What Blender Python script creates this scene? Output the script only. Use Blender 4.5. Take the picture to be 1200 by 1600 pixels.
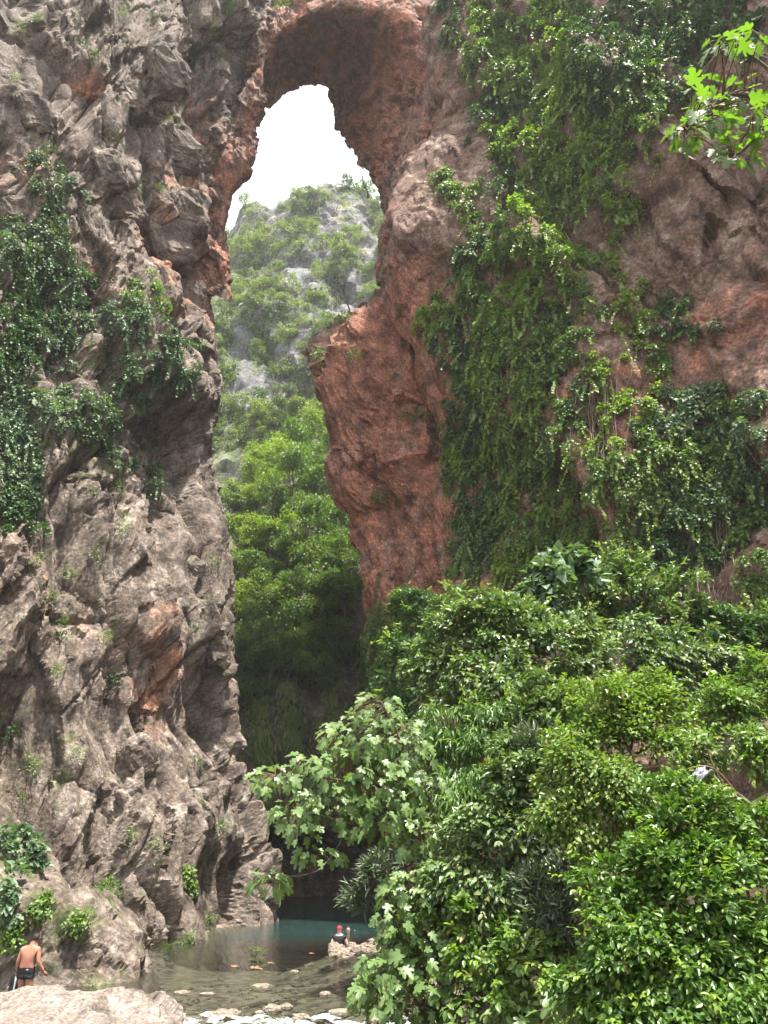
import bpy, math, random
import numpy as np
from mathutils import Vector, Matrix
from mathutils.bvhtree import BVHTree

for o in list(bpy.data.objects):
    bpy.data.objects.remove(o)
SC = bpy.context.scene
COL = SC.collection
R = math.radians
F4 = np.float32

# ------------------------------------------------------------------ camera
PITCH, EYE, FPX = 23.0, 3.3, 1202.0          # degrees, metres above the water, focal length in photo pixels
cd = bpy.data.cameras.new('camera')
cd.sensor_fit = 'VERTICAL'; cd.sensor_height = 24.0; cd.lens = 24.0 * FPX / 1600.0
cd.clip_start = 0.05; cd.clip_end = 4000
cam = bpy.data.objects.new('camera', cd); COL.objects.link(cam)
cam.location = (0, 0, EYE); cam.rotation_euler = (R(90 + PITCH), 0, 0)
SC.camera = cam

# ------------------------------------------------------------------ light
SUN_EL, SUN_AZ = 75.0, 136.0       # azimuth of the sun, clockwise from +Y (high midday sun, right and a little behind)
world = bpy.data.worlds.new('World'); SC.world = world; world.use_nodes = True
wn = world.node_tree; wn.nodes.clear()
sky = wn.nodes.new('ShaderNodeTexSky'); sky.sky_type = 'NISHITA'; sky.sun_disc = False
sky.sun_elevation = R(SUN_EL); sky.sun_rotation = R(SUN_AZ)
sky.air_density = 1.0; sky.dust_density = 6.0; sky.ozone_density = 1.0; sky.altitude = 300
bg = wn.nodes.new('ShaderNodeBackground'); bg.inputs[1].default_value = 0.118
wo = wn.nodes.new('ShaderNodeOutputWorld')
veil = wn.nodes.new('ShaderNodeMix'); veil.data_type = 'RGBA'; veil.inputs[0].default_value = 0.75      # a bright thin cloud veil over the whole sky
veil.inputs[7].default_value = (7.0, 7.15, 7.4, 1)
wn.links.new(sky.outputs[0], veil.inputs[6]); wn.links.new(veil.outputs[2], bg.inputs[0]); wn.links.new(bg.outputs[0], wo.inputs[0])
sd = bpy.data.lights.new('sun', 'SUN'); sd.energy = 5.0; sd.angle = R(1.5); sd.color = (1.0, 0.95, 0.87)
sun = bpy.data.objects.new('sun', sd); COL.objects.link(sun)
_a, _e = R(SUN_AZ), R(SUN_EL)
SUNV = Vector((math.sin(_a) * math.cos(_e), math.cos(_a) * math.cos(_e), math.sin(_e)))
sun.rotation_euler = SUNV.to_track_quat('Z', 'Y').to_euler()
SC.view_settings.view_transform = 'Standard'; SC.view_settings.look = 'None'
SC.view_settings.exposure = 1.62; SC.view_settings.gamma = 1.0
SC.view_settings.use_curve_mapping = False
SC.render.engine = 'CYCLES'
SC.cycles.max_bounces = 8; SC.cycles.diffuse_bounces = 3; SC.cycles.glossy_bounces = 3
SC.cycles.transmission_bounces = 4; SC.cycles.transparent_max_bounces = 8; SC.cycles.volume_bounces = 0
SC.cycles.use_denoising = True
SC.cycles.caustics_reflective = False; SC.cycles.caustics_refractive = False

# ------------------------------------------------------------------ pixel <-> place
CP, SP = math.cos(R(PITCH)), math.sin(R(PITCH))
def ray(px, py):
    dx = (px - 600.0) / FPX; dv = (800.0 - py) / FPX
    return np.array([dx + 0 * dv, CP - dv * SP + 0 * dx, SP + dv * CP + 0 * dx])
def W(px, py, Y):
    """the place at distance Y ahead that lies along photo pixel px, py"""
    d = ray(px, py); t = Y / d[1]
    return np.array([d[0] * t, Y, EYE + d[2] * t])
def mpp(P):
    """metres per photo pixel at a place"""
    return (P[1] * CP + (P[2] - EYE) * SP) / FPX

# ------------------------------------------------------------------ noise
def _hash(ix, iy, iz, seed):
    with np.errstate(over='ignore'):
        h = (ix.astype(np.uint32) * np.uint32(374761393) + iy.astype(np.uint32) * np.uint32(668265263)
             + iz.astype(np.uint32) * np.uint32(2147483647) + np.uint32((seed * 1274126177 + 97) & 0xffffffff))
        h = (h ^ (h >> np.uint32(13))) * np.uint32(1274126177)
        h = (h ^ (h >> np.uint32(16))) * np.uint32(2246822519)
        return h ^ (h >> np.uint32(15))
def _h3(h):
    return ((h & np.uint32(1023)).astype(F4) / 511.5 - 1, ((h >> np.uint32(10)) & np.uint32(1023)).astype(F4) / 511.5 - 1,
            ((h >> np.uint32(20)) & np.uint32(1023)).astype(F4) / 511.5 - 1)
def perlin(P, seed=0):
    P = P.astype(F4); I = np.floor(P); f = P - I; I = I.astype(np.int64)
    u = f * f * f * (f * (f * 6 - 15) + 10)
    out = 0
    for a in (0, 1):
        wa = u[..., 0] if a else 1 - u[..., 0]
        for b in (0, 1):
            wb = u[..., 1] if b else 1 - u[..., 1]
            for c in (0, 1):
                wc = u[..., 2] if c else 1 - u[..., 2]
                g = _h3(_hash(I[..., 0] + a, I[..., 1] + b, I[..., 2] + c, seed))
                out = out + wa * wb * wc * (g[0] * (f[..., 0] - a) + g[1] * (f[..., 1] - b) + g[2] * (f[..., 2] - c))
    return out * 1.2
def fbm(P, octaves=4, seed=0, gain=0.5):
    s = 0; a = 1.0
    for i in range(octaves):
        s = s + a * perlin(P * (2.03 ** i) + 17.3 * i, seed + i); a *= gain
    return s
def facet(P, seed=0, tilt=0.6, crack=0.25, cw=0.08, bw=0.12):
    """broken-rock relief: every cell is a tilted plane, blended over a narrow step (bw) into its neighbour, with a crack along the border"""
    P = P.astype(F4); sh = P.shape; P = P.reshape(-1, 3); I = np.floor(P).astype(np.int64); n = len(P)
    d1 = np.full(n, 9, F4); d2 = d1.copy()
    c1 = np.zeros((n, 3), F4); c2 = c1.copy(); h1 = np.zeros(n, np.uint32); h2 = h1.copy()
    for a in (-1, 0, 1):
        for b in (-1, 0, 1):
            for c in (-1, 0, 1):
                ix, iy, iz = I[:, 0] + a, I[:, 1] + b, I[:, 2] + c
                h = _hash(ix, iy, iz, seed); j = _h3(h)
                C = np.stack([ix + .5 + .45 * j[0], iy + .5 + .45 * j[1], iz + .5 + .45 * j[2]], -1).astype(F4)
                d = np.sqrt(((P - C) ** 2).sum(-1))
                k = np.flatnonzero(d < d2)
                m = d[k] < d1[k]; ka = k[m]; kb = k[~m]
                d2[ka] = d1[ka]; c2[ka] = c1[ka]; h2[ka] = h1[ka]
                d1[ka] = d[ka]; c1[ka] = C[ka]; h1[ka] = h[ka]
                d2[kb] = d[kb]; c2[kb] = C[kb]; h2[kb] = h[kb]
    def plane(hh, cc):
        with np.errstate(over='ignore'):
            g = _h3((hh * np.uint32(2654435761)) ^ (hh >> np.uint32(7)))
        D = P - cc
        h0 = ((hh >> np.uint32(5)) & np.uint32(255)).astype(F4) / 127.5 - 1
        return 0.35 * h0 + tilt * (g[0] * D[:, 0] + g[1] * D[:, 1] + g[2] * D[:, 2])
    e = d2 - d1; w = np.clip(e / bw, 0, 1) * 0.5 + 0.5
    r = plane(h1, c1) * w + plane(h2, c2) * (1 - w) - crack * np.exp(-e / cw)
    return r.reshape(sh[:-1])

# ------------------------------------------------------------------ scene helpers
def tag(o, label=None, cat=None, group=None, kind=None):
    if label: o['label'] = label
    if cat: o['category'] = cat
    if group: o['group'] = group
    if kind: o['kind'] = kind
    return o
def empty(name, loc, label, cat, group=None):
    o = bpy.data.objects.new(name, None); o.empty_display_size = 0.2
    COL.objects.link(o); o.location = loc
    return tag(o, label, cat, group)
def link(name, me, parent=None, mat=None, world_verts=True):
    o = bpy.data.objects.new(name, me); COL.objects.link(o)
    if mat and not me.materials: me.materials.append(mat)
    if parent:
        o.parent = parent
        if world_verts: o.matrix_parent_inverse = Matrix.Translation(-Vector(parent.location))
    return o
def mesh_np(name, V, faces, smooth=False):
    """faces: list of int arrays (n,3) / (n,4)"""
    me = bpy.data.meshes.new(name)
    V = np.ascontiguousarray(V, F4).reshape(-1, 3)
    if not isinstance(faces, (list, tuple)): faces = [faces]
    nl = sum(f.size for f in faces); nf = sum(len(f) for f in faces)
    me.vertices.add(len(V)); me.vertices.foreach_set('co', V.ravel())
    me.loops.add(nl); me.loops.foreach_set('vertex_index', np.concatenate([f.ravel() for f in faces]).astype(np.int32))
    tot = np.concatenate([np.full(len(f), f.shape[1]) for f in faces]).astype(np.int32)
    st = np.concatenate([[0], np.cumsum(tot)[:-1]]).astype(np.int32)
    me.polygons.add(nf); me.polygons.foreach_set('loop_start', st); me.polygons.foreach_set('loop_total', tot)
    me.polygons.foreach_set('use_smooth', np.full(nf, smooth, bool))
    me.update(calc_edges=True); me.validate()
    return me
def attr(me, name, vals):
    a = me.attributes.new(name, 'FLOAT', 'POINT'); a.data.foreach_set('value', np.ascontiguousarray(vals, F4).ravel())
def grid_faces(nu, nv, wrapu=False, wrapv=False):
    iu = np.arange(nu if wrapu else nu - 1); iv = np.arange(nv if wrapv else nv - 1)
    A, B = np.meshgrid(iu, iv, indexing='ij'); A2, B2 = (A + 1) % nu, (B + 1) % nv
    return np.stack([A * nv + B, A2 * nv + B, A2 * nv + B2, A * nv + B2], -1).reshape(-1, 4)
def grid_normals(P):
    du = np.gradient(P, axis=0); dv = np.gradient(P, axis=1)
    n = np.cross(du, dv); return n / (np.linalg.norm(n, axis=-1, keepdims=True) + 1e-9)
def catmull(C, u):
    """C (...,K,D) control points, u (n,) in 0..K-1 -> (...,n,D)"""
    K = C.shape[-2]; i = np.clip(np.floor(u).astype(int), 0, K - 2); t = (u - i)[:, None]
    g = lambda k: C[..., np.clip(k, 0, K - 1), :]
    p0, p1, p2, p3 = g(i - 1), g(i), g(i + 1), g(i + 2)
    return 0.5 * (2 * p1 + (p2 - p0) * t + (2 * p0 - 5 * p1 + 4 * p2 - p3) * t * t + (3 * p1 - p0 - 3 * p2 + p3) * t ** 3)
def usamples(spans):
    """spans: samples for each control interval -> parameter array"""
    out = [np.linspace(k, k + 1, n, endpoint=False) for k, n in enumerate(spans)]
    return np.concatenate(out + [[len(spans)]])
def silhouette(pix, Y):
    """photo outline (list of px,py) at distance Y (number or function of py) -> x(z) lookup"""
    P = np.array([W(a, b, Y(b) if callable(Y) else Y) for a, b in pix]); P = P[np.argsort(P[:, 2])]
    def f(z):
        zz = np.arange(z.min() - 3, z.max() + 3, 0.1); x = np.interp(zz, P[:, 2], P[:, 0])
        k = np.exp(-np.linspace(-2, 2, 21) ** 2); x = np.convolve(np.pad(x, 10, mode='edge'), k / k.sum(), 'valid')
        return np.interp(z, zz, x)
    return f
def bvh_of(G, step=3):
    G = G[::step, ::step]; f = grid_faces(G.shape[0], G.shape[1])
    return BVHTree.FromPolygons([Vector(v) for v in G.reshape(-1, 3).tolist()], f.tolist())
def hit(bvh, px, py):
    d = Vector(ray(px, py)).normalized()
    h = bvh.ray_cast(Vector((0, 0, EYE)), d)
    if h[0] is None: return None, None
    n = h[1] if h[1].dot(d) < 0 else -h[1]
    return np.array(h[0]), np.array(n)
def norm(v):
    return v / (np.linalg.norm(v, axis=-1, keepdims=True) + 1e-9)

# ------------------------------------------------------------------ materials
class NT:
    def __init__(s, name):
        s.m = bpy.data.materials.new(name); s.m.use_nodes = True; s.t = s.m.node_tree; s.t.nodes.clear()
    def n(s, kind, _in=None, **kw):
        x = s.t.nodes.new('ShaderNode' + kind)
        for k, v in kw.items(): setattr(x, k, v)
        for k, v in (_in or {}).items():
            if hasattr(v, 'is_output') or hasattr(v, 'links'): s.t.links.new(v, x.inputs[k])
            else: x.inputs[k].default_value = v
        return x
    def coords(s):
        return s.n('NewGeometry').outputs['Position']
    def noise(s, scale, detail=6, rough=0.55, vec=None, stretch=None, dist=0.0):
        v = vec if vec is not None else s.coords()
        if stretch: v = s.n('Mapping', {0: v, 'Scale': stretch}).outputs[0]
        return s.n('TexNoise', {'Vector': v, 'Scale': scale, 'Detail': detail, 'Roughness': rough, 'Distortion': dist}).outputs[0]
    def ramp(s, fac, stops):
        r = s.n('ValToRGB', {0: fac}); e = r.color_ramp.elements
        while len(e) < len(stops): e.new(0.5)
        for el, (p, c) in zip(e, stops):
            el.position = p; el.color = (*c, 1) if hasattr(c, '__len__') else (c, c, c, 1)
        return r.outputs[0]
    def mix(s, fac, a, b, mode='MIX'):
        x = s.n('Mix', data_type='RGBA', blend_type=mode)
        for k, v in ((0, fac), (6, a), (7, b)):
            if hasattr(v, 'links'): s.t.links.new(v, x.inputs[k])
            else: x.inputs[k].default_value = v if not hasattr(v, '__len__') else (*v, 1)
        return x.outputs[2]
    def math(s, op, a, b=0.0, clamp=False):
        return s.n('Math', {0: a, 1: b}, operation=op, use_clamp=clamp).outputs[0]
    def attr(s, name):
        return s.n('Attribute', attribute_name=name).outputs['Fac']
    def bump(s, h, strength=0.5, dist=0.1, normal=None):
        i = {'Height': h, 'Strength': strength, 'Distance': dist}
        if normal is not None: i['Normal'] = normal
        return s.n('Bump', i).outputs[0]
    def out(s, sh):
        s.n('OutputMaterial', {0: sh}); return s.m
    def pbsdf(s, **kw):
        return s.n('BsdfPrincipled', {k.replace('_', ' '): v for k, v in kw.items()}).outputs[0]

ROCK = {}
def rock_mat(name, dark, mid, light, red, streak=0.5, moss=0.0, scale=1.0, bump=0.7):
    """limestone: the surface carries its own colour (rock_colour, one value a vertex); grain and fine relief by noise"""
    t = NT(name)
    c = t.n('Attribute', attribute_name='rock').outputs['Color']
    fine = t.noise(7 * scale, 5, 0.72)
    c = t.mix(1.0, c, t.ramp(fine, [(0.30, 0.28), (0.45, 0.80), (0.55, 1.08), (0.68, 2.0)]), 'MULTIPLY')
    nb = t.bump(fine, bump, 0.16)
    m = t.out(t.pbsdf(Base_Color=c, Roughness=0.85, Specular_IOR_Level=0.25, Normal=nb))
    ROCK[name] = (np.array(dark), np.array(mid), np.array(light), np.array(red), streak, moss, scale)
    return m
def step(x, a, b):
    t = np.clip((x - a) / (b - a), 0, 1); return (t * t * (3 - 2 * t))[..., None]
def rock_colour(P, mat, red, moss, seed):
    """iron-red, grey and moss patches, dark run-off streaks"""
    dark, mid, light, redc, streak, moss0, sc = ROCK[mat.name]
    m1 = fbm(P * 1.1 * sc, 4, seed + 201, 0.62); big = perlin(P * 0.2 * sc, seed + 211) + 0.5 * perlin(P * 0.55 * sc, seed + 212)
    c = dark + (mid - dark) * step(m1, -0.6, -0.05); c = c + (light - c) * step(m1, 0.05, 0.65)
    c = c + (mid - c) * 0.5 * step(big, -0.3, 0.4)
    rf = step(red + 0.7 * (0.6 * big + 0.5 * m1), 0.25, 0.85)
    c = c + (redc * (1.0 + 0.85 * np.clip(m1, -.8, .8))[..., None] - c) * rf * .9
    st = fbm(P * np.array([1.5, 1.5, 0.15]) * sc, 3, seed + 221, 0.6)
    c = c + (mid * 0.36 - c) * streak * step(st, 0.05, 0.55)
    s2 = fbm(P * np.array([1.9, 1.9, 0.22]) * sc + 31.7, 3, seed + 241, 0.6)
    c = c + (light * 1.1 - c) * 0.45 * step(s2, 0.18, 0.7)
    mo = step(moss + moss0 + 0.8 * fbm(P * 1.6 * sc, 2, seed + 231), 0.25, 0.8)
    mc = np.array([0.035, 0.05, 0.014]) + np.array([0.07, 0.08, 0.022]) * step(m1, -.6, .6)
    c = c + (mc - c) * 0.85 * mo
    return np.clip(c, 0.01, 0.75)
def col_attr(me, name, c):
    a = me.attributes.new(name, 'FLOAT_COLOR', 'POINT'); c = c.reshape(-1, 3)
    a.data.foreach_set('color', np.concatenate([c, np.ones((len(c), 1))], 1).astype(F4).ravel())

def leaf_mat(name, base, tip, gloss=0.42, trans=0.35, spread=0.5, transcol=None, spec=0.5, dry=0.0):
    """leaves: hue and value differ from leaf to leaf, light comes through"""
    t = NT(name)
    rnd = t.n('NewGeometry').outputs['Random Per Island']
    big = t.noise(0.8, 3, 0.5)
    f = t.math('ADD', t.math('MULTIPLY', rnd, spread), t.math('MULTIPLY', big, 1 - spread), clamp=True)
    c = t.mix(f, base, tip)
    if dry:
        r2 = t.math('FRACT', t.math('MULTIPLY', rnd, 37.31))
        c = t.mix(t.math('LESS_THAN', r2, dry), c, (0.22, 0.17, 0.05))
    p = t.pbsdf(Base_Color=c, Roughness=gloss, Specular_IOR_Level=spec)
    tc = t.mix(f, transcol[0], transcol[1]) if transcol else t.mix(1.0, c, (1.3, 1.5, 0.45), 'MULTIPLY')
    tr = t.n('BsdfTranslucent', {'Color': tc}).outputs[0]
    return t.out(t.n('MixShader', {0: trans, 1: p, 2: tr}).outputs[0])

def plain_mat(name, a, b, scale=6, rough=0.8, bump=0.3, spec=0.3, stretch=None, dist=0.02):
    t = NT(name); n = t.noise(scale, 6, 0.6, stretch=stretch)
    return t.out(t.pbsdf(Base_Color=t.mix(t.ramp(n, [(0.3, 0.0), (0.7, 1.0)]), a, b), Roughness=rough, Specular_IOR_Level=spec,
                         Normal=t.bump(n, bump, dist)))

M = {}
M['cliff'] = rock_mat('limestone_cliff', (0.05, 0.040, 0.032), (0.152, 0.118, 0.094), (0.30, 0.255, 0.215), (0.27, 0.125, 0.075), streak=0.45)
M['redrock'] = rock_mat('iron_red_rock', (0.07, 0.043, 0.035), (0.19, 0.118, 0.085), (0.34, 0.25, 0.205), (0.30, 0.128, 0.080), streak=0.55)
M['darkrock'] = rock_mat('gorge_rock', (0.05, 0.042, 0.034), (0.12, 0.095, 0.072), (0.21, 0.175, 0.14), (0.2, 0.09, 0.055), streak=0.5)
M['hillrock'] = rock_mat('hill_limestone', (0.06, 0.06, 0.062), (0.125, 0.124, 0.122), (0.21, 0.208, 0.206), (0.4, 0.22, 0.12), streak=0.5, scale=0.35)
M['boulder'] = rock_mat('pale_boulder', (0.08, 0.064, 0.052), (0.205, 0.17, 0.145), (0.30, 0.265, 0.23), (0.35, 0.2, 0.13), streak=0.15, scale=2.2, bump=0.5)
M['stone'] = rock_mat('river_stone', (0.09, 0.075, 0.06), (0.22, 0.175, 0.135), (0.36, 0.30, 0.25), (0.3, 0.16, 0.09), streak=0.1, scale=4, bump=0.35)
M['bed'] = plain_mat('gravel_bed', (0.10, 0.078, 0.045), (0.24, 0.19, 0.12), 2.2, 0.9, 0.8, 0.2, dist=0.1)
M['soil'] = plain_mat('leaf_litter_soil', (0.045, 0.032, 0.02), (0.12, 0.09, 0.055), 3.0, 0.95, 0.8, 0.1, dist=0.08)
M['bark'] = plain_mat('grey_bark', (0.09, 0.07, 0.055), (0.24, 0.20, 0.165), 9, 0.85, 0.6, 0.2, (1, 1, 0.25))
M['twig'] = plain_mat('brown_twig', (0.075, 0.045, 0.028), (0.20, 0.135, 0.09), 12, 0.85, 0.5, 0.2)
M['l_fig'] = leaf_mat('fig_leaf', (0.09, 0.16, 0.05), (0.18, 0.26, 0.075), 0.42, 0.34, 0.7, spec=0.5)
M['l_fig_top'] = leaf_mat('sunlit_fig_leaf', (0.07, 0.14, 0.03), (0.14, 0.22, 0.045), 0.5, 0.55, 0.7)
M['l_gloss'] = leaf_mat('glossy_leaf', (0.035, 0.095, 0.016), (0.13, 0.22, 0.03), 0.38, 0.28, 0.6, spec=0.5)
M['l_laurel'] = leaf_mat('laurel_leaf', (0.065, 0.125, 0.042), (0.16, 0.225, 0.075), 0.40, 0.25, 0.6, spec=0.5, dry=0.02)
M['l_new'] = leaf_mat('new_growth_leaf', (0.12, 0.21, 0.03), (0.24, 0.33, 0.05), 0.38, 0.42, 0.7)
M['l_pale_new'] = leaf_mat('pale_new_leaf', (0.13, 0.20, 0.07), (0.25, 0.31, 0.13), 0.34, 0.35, 0.7, spec=0.6)
M['l_olea'] = leaf_mat('oleander_leaf', (0.06, 0.09, 0.05), (0.13, 0.165, 0.10), 0.45, 0.2, 0.7)
M['l_bright'] = leaf_mat('bright_climber_leaf', (0.10, 0.19, 0.022), (0.25, 0.34, 0.04), 0.5, 0.42, 0.55, dry=0.02)
M['l_fine'] = leaf_mat('fine_bush_leaf', (0.07, 0.135, 0.024), (0.18, 0.26, 0.045), 0.42, 0.35, 0.6, spec=0.5, dry=0.03)
M['l_mid'] = leaf_mat('climber_leaf', (0.07, 0.145, 0.03), (0.18, 0.265, 0.055), 0.45, 0.34, 0.55, dry=0.025)
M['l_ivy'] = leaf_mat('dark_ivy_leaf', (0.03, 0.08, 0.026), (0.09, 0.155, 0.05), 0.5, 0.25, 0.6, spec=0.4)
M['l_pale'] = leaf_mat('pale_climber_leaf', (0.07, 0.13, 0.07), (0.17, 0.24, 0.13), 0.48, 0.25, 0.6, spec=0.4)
M['l_tree'] = leaf_mat('gorge_tree_leaf', (0.065, 0.125, 0.016), (0.25, 0.32, 0.04), 0.5, 0.4, 0.45)
M['l_tree2'] = leaf_mat('gorge_tree_leaf_deep', (0.045, 0.10, 0.02), (0.15, 0.22, 0.04), 0.5, 0.35, 0.5)
M['l_hill'] = leaf_mat('hill_tree_leaf', (0.11, 0.16, 0.045), (0.24, 0.29, 0.09), 0.6, 0.3, 0.4)  # lighter greens: part of the distance haze is put into the leaf colour
M['l_hill2'] = leaf_mat('hill_tree_leaf_dark', (0.06, 0.10, 0.04), (0.13, 0.175, 0.07), 0.6, 0.25, 0.4)
M['grass'] = leaf_mat('hanging_grass', (0.07, 0.11, 0.022), (0.20, 0.24, 0.06), 0.6, 0.25, 0.6)
M['straw'] = leaf_mat('dry_stem', (0.11, 0.075, 0.045), (0.25, 0.19, 0.13), 0.7, 0.1, 0.7)

# ================================================================== THE SETTING
GRIDS = {}
def rock_surface(name, P, mat, red=None, moss=None, amp=1.0, seed=0, tiltax=(0.35, 0.1, 0), sizes=(5.0, 2.0, 0.8, 0.34), smooth=False, flip=False,
                 weights=(1, 1, 1, 1), stretch=(1, 1, 0.45), kind='structure', parent=None, rough=1.0, crack=0.12, ribs=0.0, edge=None, warp=0.5):
    """a rock sheet from its smooth form P (nu,nv,3): broken into tilted facets at several sizes along its normal"""
    N = grid_normals(P)
    for ax in (0, 1):
        for _ in range(6):
            N = np.concatenate([np.take(N, [0], ax), (np.take(N, range(0, N.shape[ax] - 2), ax) + np.take(N, range(1, N.shape[ax] - 1), ax) + np.take(N, range(2, N.shape[ax]), ax)) / 3, np.take(N, [-1], ax)], ax)
    N = norm(N)
    if flip: N = -N
    rot = np.array(Matrix.Rotation(tiltax[0], 3, 'Y') @ Matrix.Rotation(tiltax[1], 3, 'X'))
    S = np.array(stretch)
    wv = np.stack([fbm(P / 3.1 + 5.1 * k, 2, seed + 40 + k) for k in range(3)], -1)
    Q = (P @ rot.T) * S + wv * warp
    d = 0.9 * fbm(P / 9.0, 3, seed + 3) + ribs * (0.5 - np.abs(fbm(P * np.array([.30, .30, .07]), 3, seed + 31, .55)) - 0.22) * 1.6
    msk = np.clip(0.66 + 1.3 * fbm(P / 4.2, 2, seed + 33), 0.25, 1.35)
    for k in (0, 1):
        s = sizes[k]
        d = d + weights[k] * s * 0.40 * facet(Q / s, seed + 11 * k, 0.95, crack, 0.045, 0.12)
    G = P + N * (amp * d)[..., None]
    N2 = grid_normals(G) * (-1 if flip else 1)
    N2 = norm(0.5 * N2 + 0.5 * N)
    Q = (G @ rot.T) * S + wv * warp * .5
    d = 0.06
    for k in (2, 3):
        s = sizes[k]
        d = d + msk * weights[k] * s * 0.40 * facet(Q / s, seed + 11 * k, 0.95, 0.16, 0.06, 0.11)
    d = d - 0.2 * rough * msk * np.abs(fbm(Q / np.array([0.55, 0.55, 0.8]), 3, seed + 9, 0.6))
    G = G + N2 * (amp * d)[..., None]
    if edge is not None:                 # settle the corner of the cliff on its outline, keeping the small relief
        pix, wu = edge; pix = np.array(sorted(pix, key=lambda a: a[1]), float); px, py = to_px(G); i = np.argmax(np.where(wu[:, None] > .5, px, -1e9), 0); r = np.arange(G.shape[1])
        e = (np.interp(py[i, r], pix[:, 1], pix[:, 0]) - px[i, r]) * mpp(G[i, r].T); k = np.exp(-np.linspace(-2, 2, 31) ** 2)
        e = np.convolve(np.pad(e, 15, mode='edge'), k / k.sum(), 'valid'); G[..., 0] += wu[:, None] * e[None, :]
    f = grid_faces(P.shape[0], P.shape[1])
    if flip: f = f[:, ::-1]
    me = mesh_np(name, G, f, smooth)
    col_attr(me, 'rock', rock_colour(G, mat, red if red is not None else 0.0, moss if moss is not None else 0.0, seed))
    o = link(name, me, parent, mat)
    if kind: o['kind'] = kind
    GRIDS[name] = G
    return o
def to_px(P):
    """photo pixel of places (...,3)"""
    d = P - np.array([0, 0, EYE])
    dep = d[..., 1] * CP + d[..., 2] * SP; up = -d[..., 1] * SP + d[..., 2] * CP
    return 600 + FPX * d[..., 0] / dep, 800 - FPX * up / dep
def blob(P, places):
    """sum of soft spots on a surface; each place is (x, y, z, radius, weight)"""
    s = 0
    for x, y, z, r, w in places:
        s = s + w * np.exp(-((P - np.array([x, y, z])) ** 2).sum(-1) / (r * r))
    return s

# ---- left cliff: plan outline lofted upwards, its corner following the gorge mouth
zs = np.concatenate([np.arange(-2, 46, 0.095), np.arange(46, 71, 0.14)])
LEDGE = [(480, -260), (432, 0), (404, 60), (385, 100), (372, 200), (352, 290), (336, 340), (328, 380), (326, 430), (333, 500), (343, 560), (346, 610), (340, 660), (328, 690),
                 (337, 740), (350, 800), (360, 850), (366, 900), (364, 960), (368, 1010), (370, 1060), (373, 1110), (376, 1160), (383, 1190),
                 (402, 1240), (420, 1280), (428, 1320), (436, 1360), (440, 1400), (434, 1440), (430, 1480), (425, 1540)]
xl = silhouette(LEDGE, 37.5)
xc = xl(zs) - 0.75
K = np.zeros((len(zs), 9, 2))
K[:, 0] = np.stack([-44 - .05 * zs, 12 + .1 * zs], -1); K[:, 1] = np.stack([-28 - .06 * zs, 19 + .11 * zs], -1)
K[:, 2] = np.stack([-16.5 - .06 * zs, 25 + .11 * zs], -1); K[:, 3] = np.stack([np.minimum(xc - 3.6, -9.2) - .01 * zs, 28.7 + .085 * zs], -1)
K[:, 4] = np.stack([xc - 1.2, 33.2 + .055 * zs], -1); K[:, 5] = np.stack([xc, 37.2 + .02 * zs], -1)
K[:, 6] = np.stack([xc - 1.6, 42 + .03 * zs], -1); K[:, 7] = np.stack([xc - 7, 51 + 0 * zs], -1); K[:, 8] = np.stack([xc - 26, 62 + 0 * zs], -1)
P = np.empty((0,)); uu = usamples([14, 40, 105, 80, 62, 62, 34, 14])
P2 = catmull(K, uu)                                   # (nz,nu,2)
P = np.concatenate([P2, np.broadcast_to(zs[:, None, None], P2.shape[:2] + (1,))], -1).transpose(1, 0, 2)
L3 = lambda px, py, Y, r, w: (*W(px, py, Y), r, w)
red = blob(P, [L3(268, 1050, 33, 2.0, .5), L3(265, 960, 33, 1.5, .4), L3(268, 1130, 33, 1.8, .45), L3(335, 330, 37, 4.0, .7), L3(330, 450, 37, 3.0, .8), L3(300, 400, 35, 2.5, .4),
               L3(355, 180, 37, 5, .45), L3(155, 130, 31, 1.2, .6), L3(20, 270, 30, 2.5, .6), L3(150, 400, 31, 3, .35), L3(380, 1380, 36, 2.0, .3), L3(60, 1000, 27, 3, .25), L3(330, 1010, 36, 2.0, .3)]) - 0.02
moss = blob(P, [L3(40, 1180, 26, 3, .5), L3(200, 560, 31, 3, .35), L3(250, 560, 32, 2.5, .35), L3(150, 650, 30, 3, .35), L3(290, 1370, 33, 1.5, .35), L3(310, 60, 35, 3.5, .35), L3(130, 90, 32, 3, .25)])
rock_surface('left_cliff', P, M['cliff'], red, moss, amp=0.95, seed=5, tiltax=(-0.10, 0.1, 0), stretch=(1, 1, .40), flip=False, weights=(0.95, 1.0, 1.1, 1.1), crack=0.34, rough=.6, ribs=1.0, warp=.25, edge=(LEDGE, np.clip((uu - 2.3) / 1.9, 0, 1)))

# ---- right cliff: climber-covered wall with bare red rock at its right
zs = np.concatenate([np.arange(-2, 46, 0.12), np.arange(46, 69, 0.18)])
xr = silhouette([(720, -260), (692, 0), (676, 110), (660, 190), (630, 270), (612, 330), (598, 400), (606, 450), (632, 500), (662, 570), (690, 700), (712, 850), (704, 920), (690, 1000), (680, 1200), (670, 1500)], 35.0)
xc = xr(zs) + 0.25
K = np.zeros((len(zs), 9, 2))
K[:, 0] = np.stack([xc + 14, 50 + 0 * zs], -1); K[:, 1] = np.stack([xc + 1.6, 40 + 0 * zs], -1); K[:, 2] = np.stack([xc, 35.4 + 0 * zs], -1)
K[:, 3] = np.stack([xc + 2.6, 31.5 + 0 * zs], -1); K[:, 4] = np.stack([np.maximum(8.6 + .02 * zs, xc + 4), 27.5 + 0.03 * zs], -1)
K[:, 5] = np.stack([13.2 + .05 * zs, 24 + .03 * zs], -1); K[:, 6] = np.stack([17.5 + .03 * zs, 19 + 0 * zs], -1)
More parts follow.
